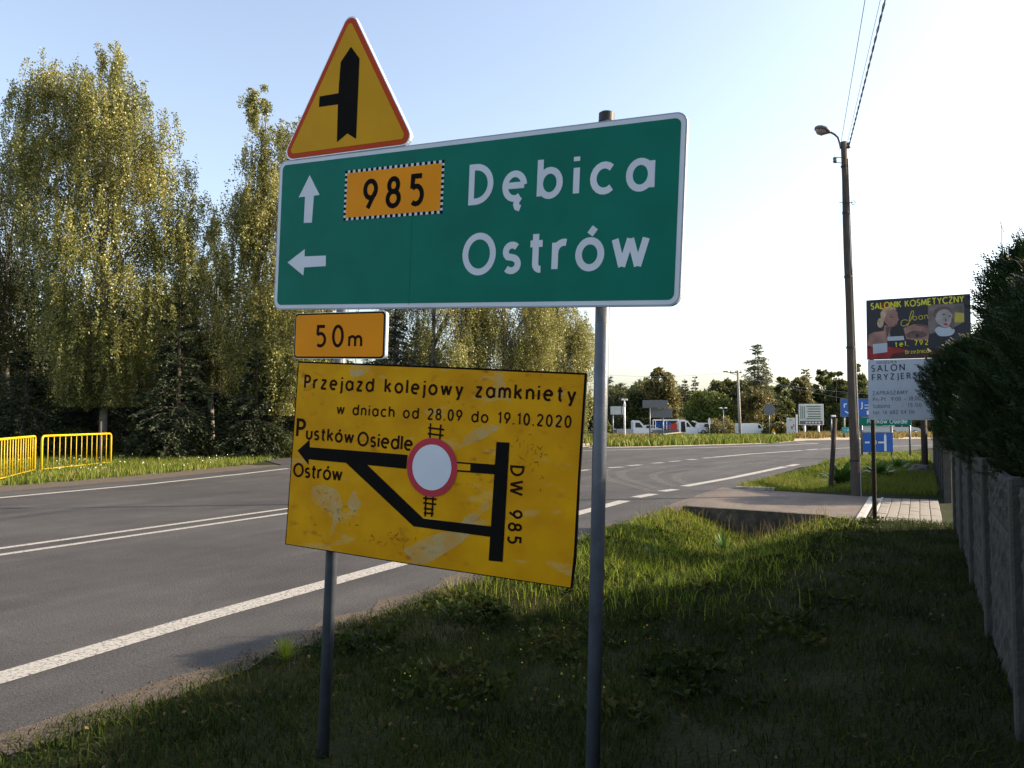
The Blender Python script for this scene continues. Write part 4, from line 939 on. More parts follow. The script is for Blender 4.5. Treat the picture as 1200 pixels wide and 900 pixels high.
for i, (px, Y, h, w_, m_, lab) in enumerate(((796, 94, 478, 20, 'leaf_olive', 'brown bush right of the open sided white van'), (845, 92, 491, 36, 'leaf_olive', 'low brown scrub between the small white car and the concrete pole'), (706, 58, 493, 16, 'leaf_lime', 'bright low bush beside the tall sign post'), (906, 86, 497, 22, 'leaf_green', 'low green scrub right of the last white van'), (912, 74, 498, 26, 'leaf_olive', 'rusty weeds around the grey stub with the yellow sign'))):
    broadleaf(px, Y, [(h, px-w_*.3, px+w_*.3), (h+6, px-w_*.5, px+w_*.5), (508, px-w_*.5, px+w_*.5)], m_, lab, 'bushes beyond the junction', 1800, .22, 20, .3, 'bush', cat='bush', seed=60+i, r0=.04)
mass('far_woodland', -5, 92, 128, 142, lambda X, Y: 6.8+1.0*np.sin(X*.35)+.8*np.sin(X*1.1+2), 70000, .6, 'far_leaf', 'dark band of woodland beyond the junction', seed=12)
mass('far_woodland', -120, -2, 75, 95, lambda X, Y: 6+1.2*np.sin(X*.35), 20000, .8, 'needle_dark', 'dark woodland behind the birches', seed=13)

# ---- thuja hedge behind the fence
def thuja(s, t, rs, rtt, H, label, nsp=5200, seed=0, twigs=0, zb=1.12):
    global rng
    rng = np.random.default_rng(seed+501); x, y = st(s, t)
    tr_ = empty('thuja_shrub', (x, y, 0), 0, label, 'hedge', 'thuja hedge behind the fence')
    def shell(n, lo, hi):
        a = rng.random(n)*2*np.pi; f = rng.random(n)**.85; z = zb+f*(H-zb)
        bulge = np.power(np.clip(1-((f-.42)/.62)**4, .0, 1), .6); lob = 1+.14*np.sin(3*a+z*2.2+seed)+.10*np.sin(5*a-z*3.7)
        q = rng.uniform(lo, hi, n)*bulge*lob
        ds = np.cos(a)*rs*q; dt = np.sin(a)*rtt*q; P = np.stack([dt*UX+ds*UY, dt*UY-ds*UX, z], -1)
        O = np.stack([np.sin(a)*UX+np.cos(a)*UY, np.sin(a)*UY-np.cos(a)*UX, np.zeros(n)], -1); return P, O
    P, O = shell(nsp, .80, 1.08); n = nsp
    D = unit(O*.75+np.array([0, 0, .85])+rng.normal(size=(n, 3))*.35); S = unit(np.cross(D, O+rng.normal(size=(n, 3))*.6))
    L_ = rng.uniform(.07, .16, n)
    parts = []
    for k in range(9):
        u = (k+.5)/9; side = (-1)**k
        Pk = P+D*(L_*u)[:, None]; Dk = unit(D+S*side*(.85-.5*u)); 
        nk = unit(np.cross(D, S)); Sk = unit(np.cross(Dk, nk)); l = (L_*(.42-.22*u))[:, None]; w_ = .0062
        V = np.stack([Pk, Pk+Dk*l*.5+Sk*w_, Pk+Dk*l, Pk+Dk*l*.5-Sk*w_], 1).reshape(-1, 3); parts.append((V, np.arange(4*n).reshape(-1, 4)))
    P2, O2 = shell(nsp//2, .2, .85); parts.append(leaves(P2, rng.normal(size=P2.shape), .20, .10))
    V, F = join(parts); V[:, 2] = np.maximum(V[:, 2], .05); npmesh('foliage', V, F, 'thuja', tr_)
    limbs('trunk', [([Vector((0, 0, 0)), Vector((.03, 0, H*.8))], [.05, .02])], 'bark', tr_, 6)
    if twigs:
        ps = []
        for k in range(twigs):
            a = random.uniform(0, 6.28); b = Vector((math.cos(a)*rs*.7, math.sin(a)*rtt*.6, H-.25)); q = b+Vector((random.uniform(-.15, .12), random.uniform(-.1, .1), random.uniform(.25, .6)))
            m_ = b.lerp(q, .5)+Vector((random.uniform(-.05, .05), 0, 0)); ps.append(([b, m_, q], [.006, .004, .002]))
            for j in range(5):
                f = b.lerp(q, random.uniform(.35, .95)); ps.append(([f, f+Vector((random.uniform(-.14, .14), random.uniform(-.1, .1), random.uniform(.02, .14)))], [.003, .0015]))
        tag(limbs('bare_twigs', ps, 'twig', tr_, 4), kind='stuff')
    return tr_
TH = [(6.45, .4, .55, .85, 2.5, 'hedge shrub nearest the camera at the right border, above the first fence panel', 0),
      (6.25, 1.9, .60, .9, 2.5, 'hedge shrub above the nearest visible fence post', 3),
      (6.24, 3.3, .66, .95, 2.62, 'tall hedge shrub at the right border with bare twigs on top', 5),
      (6.24, 4.65, .66, .85, 2.95, 'tall hedge shrub with bare twigs sticking up, right of the salon board', 9),
      (6.14, 5.65, .64, .55, 1.95, 'low middle hedge shrub overhanging the fence', 0),
      (6.22, 7.2, .62, .85, 1.42, 'lowest hedge shrub beside the salon board', 0),
      (6.15, 9.5, .80, .62, 2.66, 'end shrub of the hedge beside the paved entrance, reaching over the white salon panel', 0)]
for i, a in enumerate(TH): thuja(*a[:5], a[5], 11000 if i in (2, 3, 4, 5, 6) else 6500, i, a[6])
thuja(6.2, 15.6, .75, 1.0, 2.3, 'dark shrub behind the fence beyond the paved entrance', 2500, 11)
thuja(6.2, 17.6, .75, 1.0, 2.3, 'second dark shrub behind the fence beyond the paved entrance', 2500, 12)
thuja(6.2, 19.6, .8, 1.1, 2.4, 'farthest dark shrub behind the fence beyond the paved entrance', 2500, 13)

# ---- grass
def blades(name, P, h, w_, m, label=None, lean=.45, extra=None, cat='grass', stuff=True):
    n = len(P); h = np.broadcast_to(h, (n,)); a = rng.random(n)*2*np.pi; S = np.stack([np.cos(a), np.sin(a), np.zeros(n)], -1)*w_/2
    b = rng.random(n)*2*np.pi; l = rng.random(n)*lean; Ld = np.stack([np.cos(b)*l, np.sin(b)*l, np.ones(n)], -1)*h[:, None]
    m1 = P+Ld*np.array([.35, .35, .6]); tp = P+Ld*np.array([1.1, 1.1, .95])
    V = np.stack([P-S, P+S, m1+S*.75, m1-S*.75, tp], 1).reshape(-1, 3)
    k = np.arange(n)*5; F3 = np.concatenate([np.stack([k, k+1, k+2], 1), np.stack([k, k+2, k+3], 1), np.stack([k+3, k+2, k+4], 1)])
    o = npmesh(name, V, F3, m); tag(o, label, cat, kind='stuff'); return o
rng = np.random.default_rng(77)
def verge_pts(n, s0, s1, t0, t1, f=None):
    s = rng.uniform(s0, s1, n); t = rng.uniform(t0, t1, n)
    cl = np.sin(s*3.1+t*1.3)*np.sin(t*2.7-s)+np.sin(s*7.3)*np.sin(t*6.1+s*2)*.6
    k = rng.random(n) < np.clip(.75+.35*cl, .25, 1)
    k &= (s > 1.12+.09*np.sin(t*2.1)+.07*np.sin(t*5.3)+.05*rng.normal(size=n)) | (rng.random(n) < .03)
    k &= ~((t > 10.75) & (t < 15.3)); k &= (s < 3.9) | (rng.random(n) < .55)
    s, t = s[k], t[k]; x, y = AX+t*UX+s*UY, AY+t*UY-s*UX
    return np.stack([x, y, hz(x, y)-.005], -1), s, t
leafmat('grass_verge', [(.008, .014, .002), (.020, .034, .005), (.046, .066, .009), (.10, .08, .025)], .35, .6, 1.3, .12)  # colour darkened to deepen the shade on the verge
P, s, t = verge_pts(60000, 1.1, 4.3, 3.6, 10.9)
k = rng.random(len(P)) < np.exp(-((s-2.2)/1.3)**2)*(.12+.88*(t > 4.9)); blades('grass', P[k], rng.uniform(.04, .12, k.sum()), .008, 'grass_sun_tint', 'yellowish green grass of the ditch, coloured brighter where the sun falls', 1.2)
P, s, t = verge_pts(2600, 1.2, 5.3, -1, 10.6)
V, F = leaves(P+np.array([0, 0, .03]), rng.normal(size=P.shape)*np.array([1, 1, .25]), rng.uniform(.02, .05, len(P)), rng.uniform(.012, .03, len(P))); tag(npmesh('fallen_leaves', V, F, 'dead_leaf'), 'brown fallen leaves scattered in the verge grass', 'leaves', kind='stuff')
P, s, t = verge_pts(5200, 1.3, 4.6, 1, 10.7); k = rng.random(len(P)) < (np.sin(P[:, 0]*4)*np.sin(P[:, 1]*3.3+1) > .1); P = P[k]
V, F = leaves(np.repeat(P, 5, 0)+np.array([0, 0, .035]), rng.normal(size=(len(P)*5, 3))*np.array([1, 1, .3])+np.array([0, 0, .35]), rng.uniform(.04, .085, len(P)*5), rng.uniform(.025, .045, len(P)*5)); tag(npmesh('weeds', V, F, 'grass_verge'), 'low broad leaved weeds between the verge grasses', 'weeds', kind='stuff')
P, s, t = verge_pts(190000, 1.05, 5.6, -3.5, 10.85)
hh = (.035+.05*rng.random(len(P)))*(1+1.3*np.exp(-((s-2.4)/1.1)**2)*(t > 3)*rng.random(len(P)))*(1+.5*(rng.random(len(P)) < .1))
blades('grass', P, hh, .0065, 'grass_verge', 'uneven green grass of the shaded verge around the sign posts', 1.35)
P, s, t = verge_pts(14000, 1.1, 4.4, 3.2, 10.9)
k = rng.random(len(P)) < np.exp(-((s-2.2)/1.2)**2)*.6; blades('tall_grass', P[k], rng.uniform(.07, .22, k.sum()), .008, 'grass_sun_tint', 'taller grass along the ditch before the driveway', .7)  # shares the sun-brightened colour of the low ditch grass
P, s, t = verge_pts(900, 1.2, 3.8, 8.6, 11.0)
k = rng.random(len(P)) < .4; blades('dry_grass', P[k], rng.uniform(.2, .5, k.sum()), .007, 'grass_dry', 'dry seed stalks along the ditch edge', .45)
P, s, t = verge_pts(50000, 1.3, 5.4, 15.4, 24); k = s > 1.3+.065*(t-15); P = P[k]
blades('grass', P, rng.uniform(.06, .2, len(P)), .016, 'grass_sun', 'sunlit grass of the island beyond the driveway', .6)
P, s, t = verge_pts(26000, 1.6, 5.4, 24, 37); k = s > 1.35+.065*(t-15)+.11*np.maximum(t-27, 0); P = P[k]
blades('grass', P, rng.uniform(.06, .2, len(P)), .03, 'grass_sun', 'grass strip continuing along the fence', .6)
# verge on the far side, left (behind the gravel)
n = 90000; u = rng.uniform(0, 1, n); fl_ = np.array([leftfar]+farL); 
X = rng.uniform(-40, -7.6, n); Y = rng.uniform(14, 40, n); s_, t_ = to_st(X, Y)
fx = np.interp(Y, [p[1] for p in farL], [p[0] for p in farL]); k = X < fx-1.25-.25*rng.random(n)
k &= Y < 38; X, Y = X[k], Y[k]; dd = np.hypot(X, Y); P = np.stack([X, Y, hz(X, Y)], -1)
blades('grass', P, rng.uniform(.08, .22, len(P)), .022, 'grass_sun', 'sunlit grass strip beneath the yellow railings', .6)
k = rng.random(len(P)) < .012; k &= (np.abs(P[:, 1]-26) < 5)
V, F = leaves(P[k]+np.array([0, 0, .22]), rng.normal(size=(k.sum(), 3)), .05, .05); o = npmesh('meadow_flowers', V, F, 'flower_white'); tag(o, 'small white flowers in the grass by the yellow railings', 'flowers', kind='stuff')
# far verge
n = 42000; X = rng.uniform(-6, 60, n); Y = rng.uniform(41, 84, n)
pxs = 600+FOC*X/Y; ylim = np.interp(pxs, [500, 700, 772, 844, 905, 930], [55, 43.6, 45.0, 47.6, 50.3, 54]); k = (Y > ylim+1.2) & (pxs < 930) & (pxs > 560)
zz_ = 490+FOC*1.62/Y; yp = np.interp(pxs, [640, 700, 760, 800, 1200], [526, 519.7, 512, 506, 506]); k &= np.abs(zz_-yp) > 1.2
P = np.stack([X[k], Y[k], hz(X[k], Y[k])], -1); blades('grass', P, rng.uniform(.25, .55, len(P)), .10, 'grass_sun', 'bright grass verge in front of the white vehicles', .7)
k2 = (np.abs(600+FOC*P[:, 0]/P[:, 1]-735) < 35) & (P[:, 1] > 54); blades('dry_grass', P[k2]+np.array([.05, 0, 0]), rng.uniform(.3, .6, k2.sum()), .10, 'grass_dry', 'dry yellow grass in front of the white flatbed truck', .5)
n = 16000; X = rng.uniform(20, 60, n); Y = rng.uniform(60, 88, n); pxs = 600+FOC*X/Y; k = (pxs > 925) & (pxs < 1110) & (Y > 64+2*np.sin(X))
P = np.stack([X[k], Y[k], hz(X[k], Y[k])], -1); blades('dry_grass', P, rng.uniform(.3, .8, len(P)), .10, 'grass_dry', 'tall dry grass beneath the far billboards', .5)
# dark-leaved plants
def clump(px, py, n, L0, m, label, name='leafy_plant', group=None, w_=.35, seed=0, up=1.0):
    global rng
    rng = np.random.default_rng(seed+900); b = gr(px, py); z = hzf(b.x, b.y); e = empty(name, (b.x, b.y, z), 0, label, 'plant', group)
    a = rng.random(n)*6.283; l = rng.uniform(.6, 1.15, n)*L0; el = rng.uniform(.4, 1.3, n)
    D = np.stack([np.cos(a)*np.cos(el), np.sin(a)*np.cos(el), np.sin(el)*up], -1); S = unit(np.cross(D, np.array([0, 0, 1.])))
    segs = []; V = []
    for k, (f, wf, dz) in enumerate(((0, .25, 0), (.35, 1, .02), (.7, .8, -.03), (1, .05, -.16))):
        C = D*(l*f)[:, None]+np.array([0, 0, 1.])*(dz*l)[:, None]; w__ = (l*w_*.3*wf)[:, None]; V += [C-S*w__, C+S*w__]
    V = np.stack(V, 1).reshape(-1, 3); k = np.arange(n)*8
    F = np.concatenate([np.stack([k+2*j, k+2*j+1, k+2*j+3, k+2*j+2], 1) for j in range(3)]); npmesh('leaves', V, F, m, e); return e
clump(988, 566, 70, .75, 'broad_leaf', 'broad leaved plant with shining leaves at the foot of the utility pole', seed=1)
clump(1030, 560, 60, .6, 'broad_leaf', 'second leafy plant right of the utility pole', seed=2)
clump(1052, 552, 40, .5, 'broad_leaf', 'low leafy plant below the blue lane sign', seed=3)
clump(848, 618, 60, .28, 'broad_leaf', 'tall leafy weed growing in front of the culvert headwall', seed=4, w_=.10, up=1.5)
clump(762, 640, 90, .20, 'broad_leaf', 'low leafy weed in the sunlit grass', seed=5, w_=.16)
clump(335, 775, 150, .15, 'grass_sun_tint', 'pale grass tuft at the asphalt edge left of the steel post', name='grass_tuft', seed=7, w_=.05, up=1.4)
P, s, t = verge_pts(60, 2.2, 3.6, 1.0, 3.0)
V, F = leaves(P+np.array([0, 0, .10]), rng.normal(size=P.shape), .014, .014); o = npmesh('meadow_flowers', V, F, 'flower_yellow'); tag(o, 'tiny yellow flowers in the shaded grass right of the steel post', 'flowers', kind='stuff')
# ================================================================== YELLOW RAILINGS
def railing(a, b, n, label, legs=(1, 1)):
    a, b = Vector(a), Vector(b); d = b-a; L_ = d.length; ang = math.atan2(d.y, d.x); z = hzf(a.x, a.y)
    f = empty('railing', (a.x, a.y, z), ang, label, 'railing', 'yellow railings across the road'); H = 1.08; r = .12
    arc_ = lambda cx, a0, a1: [(cx+r*math.cos(R(a0+(a1-a0)*k/6)), 0, H-r+r*math.sin(R(a0+(a1-a0)*k/6))) for k in range(7)]
    MB().tube([(0, 0, -.2)]+arc_(r, 180, 90)+arc_(L_-r, 90, 0)+[(L_, 0, -.2)], .034, 10).build('frame', 'yellow_paint', f, True)
    MB().tube([(0.0, 0, .08), (L_, 0, .08)], .016, 8).build('bottom_rail', 'yellow_paint', f, True)
    m_ = MB().tube([(0, 0, .08), (0, 0, H-.01)], .0135, 6); me = None
    for k in range(n):
        if me is None: o = m_.build('bar', 'yellow_paint', f, True); me = o.data
        else: o = link(bpy.data.objects.new('bar', me), f)
        o.location = (L_*(k+1)/(n+1), 0, 0)
p_c = gr(45, 552.5)
railing(gr(-50, 577).xy, (p_c.x-.05, p_c.y-.12), 24, 'nearer section of yellow railing at the left edge of the photo')
railing((p_c.x+.05, p_c.y+.06), gr(129.5, 543.5).xy, 12, 'farther section of yellow railing with rounded end above the grass')
for px, py, h, lab in ((240, 537, 497, 'thin grey wooden stake in the grass under the slender birch'), (117, 541, 494, 'thin grey wooden stake behind the yellow railing'), (200, 536, 506, 'short thin stake between the two spruces')):
    b = gr(px, py); hh = at(px, h, b.y).z
    o = MB().tube([(0, 0, -.2), (.01, 0, hh*.5), (.0, .01, hh)], [.045, .042, .038], 8).build('wooden_stake', 'pole_wood', None, True); o.location = (b.x, b.y, 0); tag(o, lab, 'stake', 'stakes under the birches')

# ================================================================== UTILITY POLE WITH LAMP
b = gr(1003, 581); YP = b.y; tpz = at(988.5, 166, YP-.4)
pole = empty('utility_pole', (b.x, b.y, 0), 0, 'leaning brown utility pole with a street lamp on top, beside the salon boards', 'utility pole')
tx, ty, tz = tpz.x-b.x, tpz.y-b.y, tpz.z
pp = lambda f: Vector((tx*f, ty*f, tz*f)); npole = 9
MB().tube([Vector((0, 0, -.4))]+[pp(k/npole)+Vector((.008*math.sin(k*1.7), 0, 0)) for k in range(npole+1)], [.098]+[.095-.004*k for k in range(npole+1)], 14).build('pole', 'pole_wood', pole, True)
M_ = FOC/YP
def rel(px, py, dy=0): q = at(px, py, YP-.4+dy); return q-Vector((b.x, b.y, 0))
arm = MB().tube([rel(985.6, 174), rel(984.4, 168), rel(982, 161), rel(978, 157.5), rel(972.5, 154.5)], [.024, .024, .022, .021, .021], 10).build('lamp_arm', 'galvanised', pole, True)
# cobra lamp head: lofted shell
c0, c1 = rel(973.5, 155.5), rel(955, 149.5); dl = (c1-c0); e = dl.normalized(); side = Vector((0, 1, 0)); up_ = side.cross(e); up_ = up_ if up_.z > 0 else -up_
V = []; nn = 14; prof = ((0, .03, .03, .03), (.10, .055, .045, .05), (.18, .10, .065, .085), (.45, .15, .075, .12), (.75, .14, .065, .12), (.93, .09, .045, .07), (1, .03, .02, .02))
for f, w_, hu, hd in prof:
    for k in range(nn):
        q = 2*math.pi*k/nn; yy = math.cos(q)*w_; zz = math.sin(q); V.append(c0+dl*f+side*yy+up_*(zz*hu if zz > 0 else zz*hd*.55))
F = [(i*nn+k, i*nn+(k+1) % nn, (i+1)*nn+(k+1) % nn, (i+1)*nn+k) for i in range(len(prof)-1) for k in range(nn)]+[tuple(range(nn)), tuple(range((len(prof)-1)*nn, len(prof)*nn))]
head = mk('lamp_head', V, F, 'plastic_grey', pole, True)
V = []; prof2 = ((.22, .07, .055), (.45, .125, .11), (.72, .12, .11), (.92, .06, .05))
for f, w_, hd in prof2:
    for k in range(9):
        q = math.pi+math.pi*k/8; V.append(c0+dl*f+side*(math.cos(q)*w_)+up_*(math.sin(q)*hd))
F = [(i*9+k, i*9+k+1, (i+1)*9+k+1, (i+1)*9+k) for i in range(3) for k in range(8)]+[tuple(range(9)), tuple(range(27, 36))]
mk('lens', V, F, 'lens', head, True)
for (px, py, sgn) in ((994.5, 170.5, 1), (978.3, 187.5, -1)):
    mb = MB(); q = rel(px, py); x_ = q.x; base = pp((q.z)/tz)
    for dz in (-.055, .055): mb.tube([(base.x, base.y, q.z+dz), (x_, q.y, q.z+dz)], .008, 6)
    mb.tube([(x_, q.y, q.z-.07), (x_, q.y, q.z+.07)], .008, 6); br_ = mb.build('insulator_bracket', 'cable_black', pole)
    MB().tube([(x_, q.y, q.z-.05), (x_, q.y, q.z-.02), (x_, q.y, q.z), (x_, q.y, q.z+.02), (x_, q.y, q.z+.05)], [.035, .04, .026, .04, .035], 12).build('insulator', 'porcelain', br_, True)
q0, q1 = rel(983.5, 237.5), rel(1000, 237.5); mb = MB().tube([q0, q1], .007, 6)
mb.tube([q1+Vector((.04*math.cos(k*.7), 0, .04*math.sin(k*.7))) for k in range(10)], .006, 5); mb.build('cable_hook', 'cable_black', pole)
mb = MB()
for f in (.10, .42, .62, .80, .93): c = pp(f); mb.tube([c-Vector((0, 0, .02)), c+Vector((0, 0, .02))], .105-.036*f, 14, False)
tag(mb.build('strap', 'cable_black', pole), kind='stuff')
mb = MB(); mb.tube([pp(f)+Vector((.085-.03*f, -.05, 0)) for f in (0, .25, .5, .75, .95)], .012, 6); mb.build('conduit', 'cable_grey', pole)
def cable(name, a, c, sag, r, m, label, n=26, twist=False):
    a, c = Vector(a), Vector(c); pts = []
    for k in range(n+1): f = k/n; p = a.lerp(c, f); p.z -= sag*4*f*(1-f); pts.append(p)
    if twist:
        mb = MB(); N2 = 300
        for ph in (0, math.pi):
            q = []
            for k in range(N2+1):
                f = k/N2; p = a.lerp(c, f); p.z -= sag*4*f*(1-f); t = ph+f*(c-a).length/.35*2*math.pi/2; q.append(p+Vector((math.cos(t)*r, 0, math.sin(t)*r)))
            mb.tube(q, r*.8, 4, False)
        o = mb.build(name, m)
    else: o = MB().tube(pts, r, 5, False).build(name, m)
    return tag(o, label, 'cable', 'overhead cables')
def far_end(px, Yn, a):          # continue the line from a through the sight point
    q = at(px[0], px[1], Yn); return a+(q-a)*((a.y+26)/(a.y-Yn))
a1 = at(994.5, 172, YP-.4); cable('power_cable', a1, far_end((1034, 0), 9.6, a1), .25, .010, 'cable_black', 'thick twisted black cable running overhead from the pole top', twist=True)
a2 = at(984, 176, YP-.4); cable('power_cable', a2, far_end((1012, 0), 9.8, a2), .2, .005, 'cable_grey', 'thin pale wire running overhead from the pole top, left of the thick cable')
a3 = at(991, 176, YP-.4); cable('power_cable', a3, far_end((1029, 0), 9.7, a3), .22, .0035, 'cable_grey', 'thinnest pale wire beside the thick twisted cable')
a4 = at(985, 240, YP-.3); cable('power_cable', a4, at(980, 470, 62), 0, .004, 'cable_grey', 'pale wire dropping from the pole towards the far billboards')

# short leaning wooden post with white cap lamp
b = gr(973.5, 573.5); tp = at(978.5, 490, b.y)
wp = empty('wooden_post', (b.x, b.y, 0), 0, 'short dark wooden post left of the utility pole', 'post')
MB().tube([(0, 0, -.3), (0, 0, 0), (tp.x-b.x, 0, tp.z)], [.056, .054, .048], 12).build('post', 'wood_dark', wp, True)
b = gr(1084, 551); tp = at(1082, 470, b.y)
o = MB().tube([(0, 0, -.3), (0, 0, 0), (tp.x-b.x, 0, tp.z)], [.10, .095, .085], 12).build('wooden_post', 'wood_dark', None, True); o.location = (b.x, b.y, 0); tag(o, 'dark wooden post beside the fence, just left of the hedge end', 'post')
def rock(px, py, r, label, seed, m='stone_dark', name='stone'):
    b = gr(px, py); rs = random.Random(seed); bm_ = MB(); n1, n2 = 9, 6; V = [(0, 0, -r*.3)]
    for i in range(1, n2):
        for k in range(n1): ph = math.pi*i/n2; th = 2*math.pi*k/n1; q = r*rs.uniform(.8, 1.15); V.append((q*math.sin(ph)*math.cos(th)*1.3, q*math.sin(ph)*math.sin(th), -q*math.cos(ph)*.6+r*.3))
    V.append((0, 0, r*.9)); F = [(0, 1+(k+1) % n1, 1+k) for k in range(n1)]
    for i in range(n2-2): F += [(1+i*n1+k, 1+i*n1+(k+1) % n1, 1+(i+1)*n1+(k+1) % n1, 1+(i+1)*n1+k) for k in range(n1)]
    F += [(1+(n2-2)*n1+k, 1+(n2-2)*n1+(k+1) % n1, len(V)-1) for k in range(n1)]
    o = mk(name, V, F, m); o.location = (b.x, b.y, hzf(b.x, b.y)); tag(o, label, 'stone'); return o
rock(1079, 556, .28, 'dark stone at the foot of the wooden post by the fence', 1)
rock(1027, 588, .10, 'small pale stone beside the salon board post', 2, 'concrete')

# ================================================================== SALON BOARDS
S = Plane(tuple(at(1015, 352, 12.15)), -29.5, -.2)
sr = S.root('salon_sign', 'tall advertising board of two salons, cosmetic poster above white hairdresser panel, on a thin post', 'sign board')
u1, v1 = S.uv(1137, 343.5); _, v2 = S.uv(1017, 421.5); _, v3 = S.uv(1019.5, 492)
Sw = u1
up = MB().prism([(0, v2), (Sw, v2), (Sw, 0), (0, 0)], -.03, 0).build('upper_panel', 'sign_back', sr)
mb = MB().flat([(.004, v2+.004), (Sw-.004, v2+.004), (Sw-.004, -.004), (.004, -.004)], .001); mb.build('poster', 'poster_dark', up)
def art(polys, m, z, parent, name='picture'):
    mb = MB()
    for i, P in enumerate(polys): mb.flat(ccw(S.poly(P)), z+i*.0002)
    return tag(mb.build(name, m, parent), kind='stuff')
k_ = lambda x, y: (1010+x/9.23, 340+y/9.23)
K = lambda *p: [k_(*q) for q in p]
ell = lambda cx, cy, rx, ry, n=18, a0=0, a1=360: [k_(cx+rx*math.cos(R(a0+(a1-a0)*i/n)), cy+ry*math.sin(R(a0+(a1-a0)*i/n))) for i in range(n)]
art([K((62, 745), (60, 640), (160, 600), (300, 620), (430, 640), (560, 650), (700, 640), (1150, 640), (1150, 700))], 'poster_brown', .0016, up)
art([K((62, 742), (62, 650), (110, 590), (270, 610), (420, 630), (500, 660), (330, 690), (300, 738)), K((230, 130), (330, 130), (330, 230), (230, 230), (200, 200))], 'poster_red', .0020, up)
art([K((715, 160), (1105, 140), (1110, 340), (1000, 400), (720, 480)), ], 'poster_mid', .0018, up)
art([K((1010, 240), (1105, 250), (1105, 345), (1000, 350))], 'poster_gold', .0021, up)
art([K((60, 600), (75, 480), (130, 455), (235, 440), (245, 380), (270, 385), (330, 390), (300, 450), (310, 500), (270, 560), (250, 620), (110, 610)),
     K((225, 230), (270, 195), (345, 195), (385, 240), (390, 290), (402, 320), (385, 340), (380, 370), (350, 392), (290, 390), (250, 350), (225, 290)),
     K((450, 410), (560, 370), (700, 380), (730, 420), (720, 530), (620, 545), (480, 530))], 'poster_skin', .0024, up)
art([K((205, 300), (200, 250), (230, 200), (290, 175), (350, 185), (380, 215), (340, 205), (280, 225), (250, 290), (240, 345)), ell(200, 355, 34, 52),
     ], 'poster_hair', .0030, up)
art([ell(600, 490, 60, 22, 12)], 'poster_pale', .0042, up); art([ell(598, 490, 20, 20, 10)], 'ink', .0046, up)
sm_ = lambda pts: [k_(*q) for q in curve(pts+[pts[0]])[:-1]]
art([sm_([(792, 300), (800, 230), (850, 195), (920, 198), (965, 240), (975, 310), (950, 370), (905, 405), (850, 380), (808, 345)])], 'poster_pale', .0026, up)
art([sm_([(765, 285), (785, 215), (850, 180), (920, 178), (965, 205), (985, 250), (960, 245), (925, 212), (860, 212), (815, 245), (795, 300)]), sm_([(862, 262), (885, 254), (905, 262), (884, 270)]), sm_([(932, 280), (950, 272), (966, 282), (948, 290)]), sm_([(905, 300), (918, 330), (908, 338), (898, 328)]), sm_([(970, 300), (1000, 340), (990, 420), (955, 400), (965, 350)])], 'poster_shade', .0034, up)
art([sm_([(785, 430), (830, 395), (900, 412), (960, 395), (1005, 440), (960, 490), (840, 495)])], 'panel_white', .0030, up)
art([sm_([(880, 366), (905, 358), (930, 370), (905, 382)])], 'poster_red', .0040, up)
art([sm_([(292, 292), (318, 282), (342, 290), (318, 300)]), sm_([(345, 372), (365, 366), (385, 372), (366, 382)]), sm_([(290, 272), (318, 260), (345, 268), (318, 266)]), sm_([(250, 400), (290, 395), (330, 400), (300, 440), (270, 520), (262, 450)]), sm_([(470, 480), (560, 440), (670, 455), (705, 490), (600, 522), (500, 512)]), sm_([(560, 392), (640, 368), (710, 396), (700, 408), (640, 388)])], 'poster_shade', .0036, up)
art([K((118, 585), (275, 570), (275, 670), (122, 690)), K((275, 505), (450, 495), (460, 540), (280, 550))], 'panel_white', .0036, up)
mb = MB(); S.txt(mb, 'SALONIK', 1020.4, 363.3, 1056.5, 360.4, 8.4, .0060, th=.19); S.txt(mb, 'KOSMETYCZNY', 1060.5, 360.1, 1130, 354.4, 8.4, .0060, th=.19); mb.letters('poster_yellow', up)
mb = MB(); S.txt(mb, 'tel. 792', 1049, 406.8, 1088, 404, 6.6, .0060, th=.17); S.txt(mb, 'Brzeźnica', 1061, 414.9, 1089, 413.2, 4.6, .0060, th=.14); tag(mb.build('lettering', 'poster_yellow', up), kind='stuff')
mb = MB(); ribbon(mb, S.poly([k_(*p) for p in curve([(500, 330), (460, 320), (430, 340), (425, 375), (460, 388), (510, 350), (545, 290), (560, 235), (540, 230), (520, 290), (510, 350), (490, 390)])]), .012, .0060)
S.txt(mb, 'oan', 1069.5, 375.8, 1088, 374, 7.5, .0060, th=.13); mb.build('lettering', 'poster_gold', up)
lw = [(.01, v3), (Sw-.05, v3), (Sw-.01, v3+.05), (Sw-.01, v2-.006), (.01, v2-.006)]
lo = MB().prism(ccw(lw), -.02, -.002).build('lower_panel', 'panel_white', sr)
mb = MB(); S.txt(mb, 'SALON', 1021, 435.9, 1060.5, 434.2, 8.2, 0, th=.17, serif=True); S.txt(mb, 'FRYZJERSKI', 1021.8, 445.9, 1086, 443.0, 7.4, 0, th=.17, serif=True)
S.txt(mb, 'ANGELIKA', 1027, 426.6, 1051, 425.6, 3.3, 0, th=.13)
mb.letters('ink', lo)
mb = MB(); S.txt(mb, 'ZAPRASZAMY', 1022.5, 463.2, 1064, 462.0, 4.8, 0, th=.13); S.txt(mb, 'Pn-Pt  9.00 - 18.00', 1023, 470.6, 1079, 469, 4.8, 0, th=.13)
S.txt(mb, 'Sobota', 1023, 478.4, 1043, 477.8, 4.6, 0, th=.13); S.txt(mb, '- 15.00', 1057, 477.4, 1080, 476.8, 4.6, 0, th=.13); S.txt(mb, 'tel. 14 682 04 06', 1023, 485.8, 1072, 484.6, 4.6, 0, th=.13)
tag(mb.build('lettering', 'ink_grey', lo), kind='stuff')
Si = S.M.inverted()
bp = gr(1021, 613.5); uL, _ = S.uv(1021.5, 492)

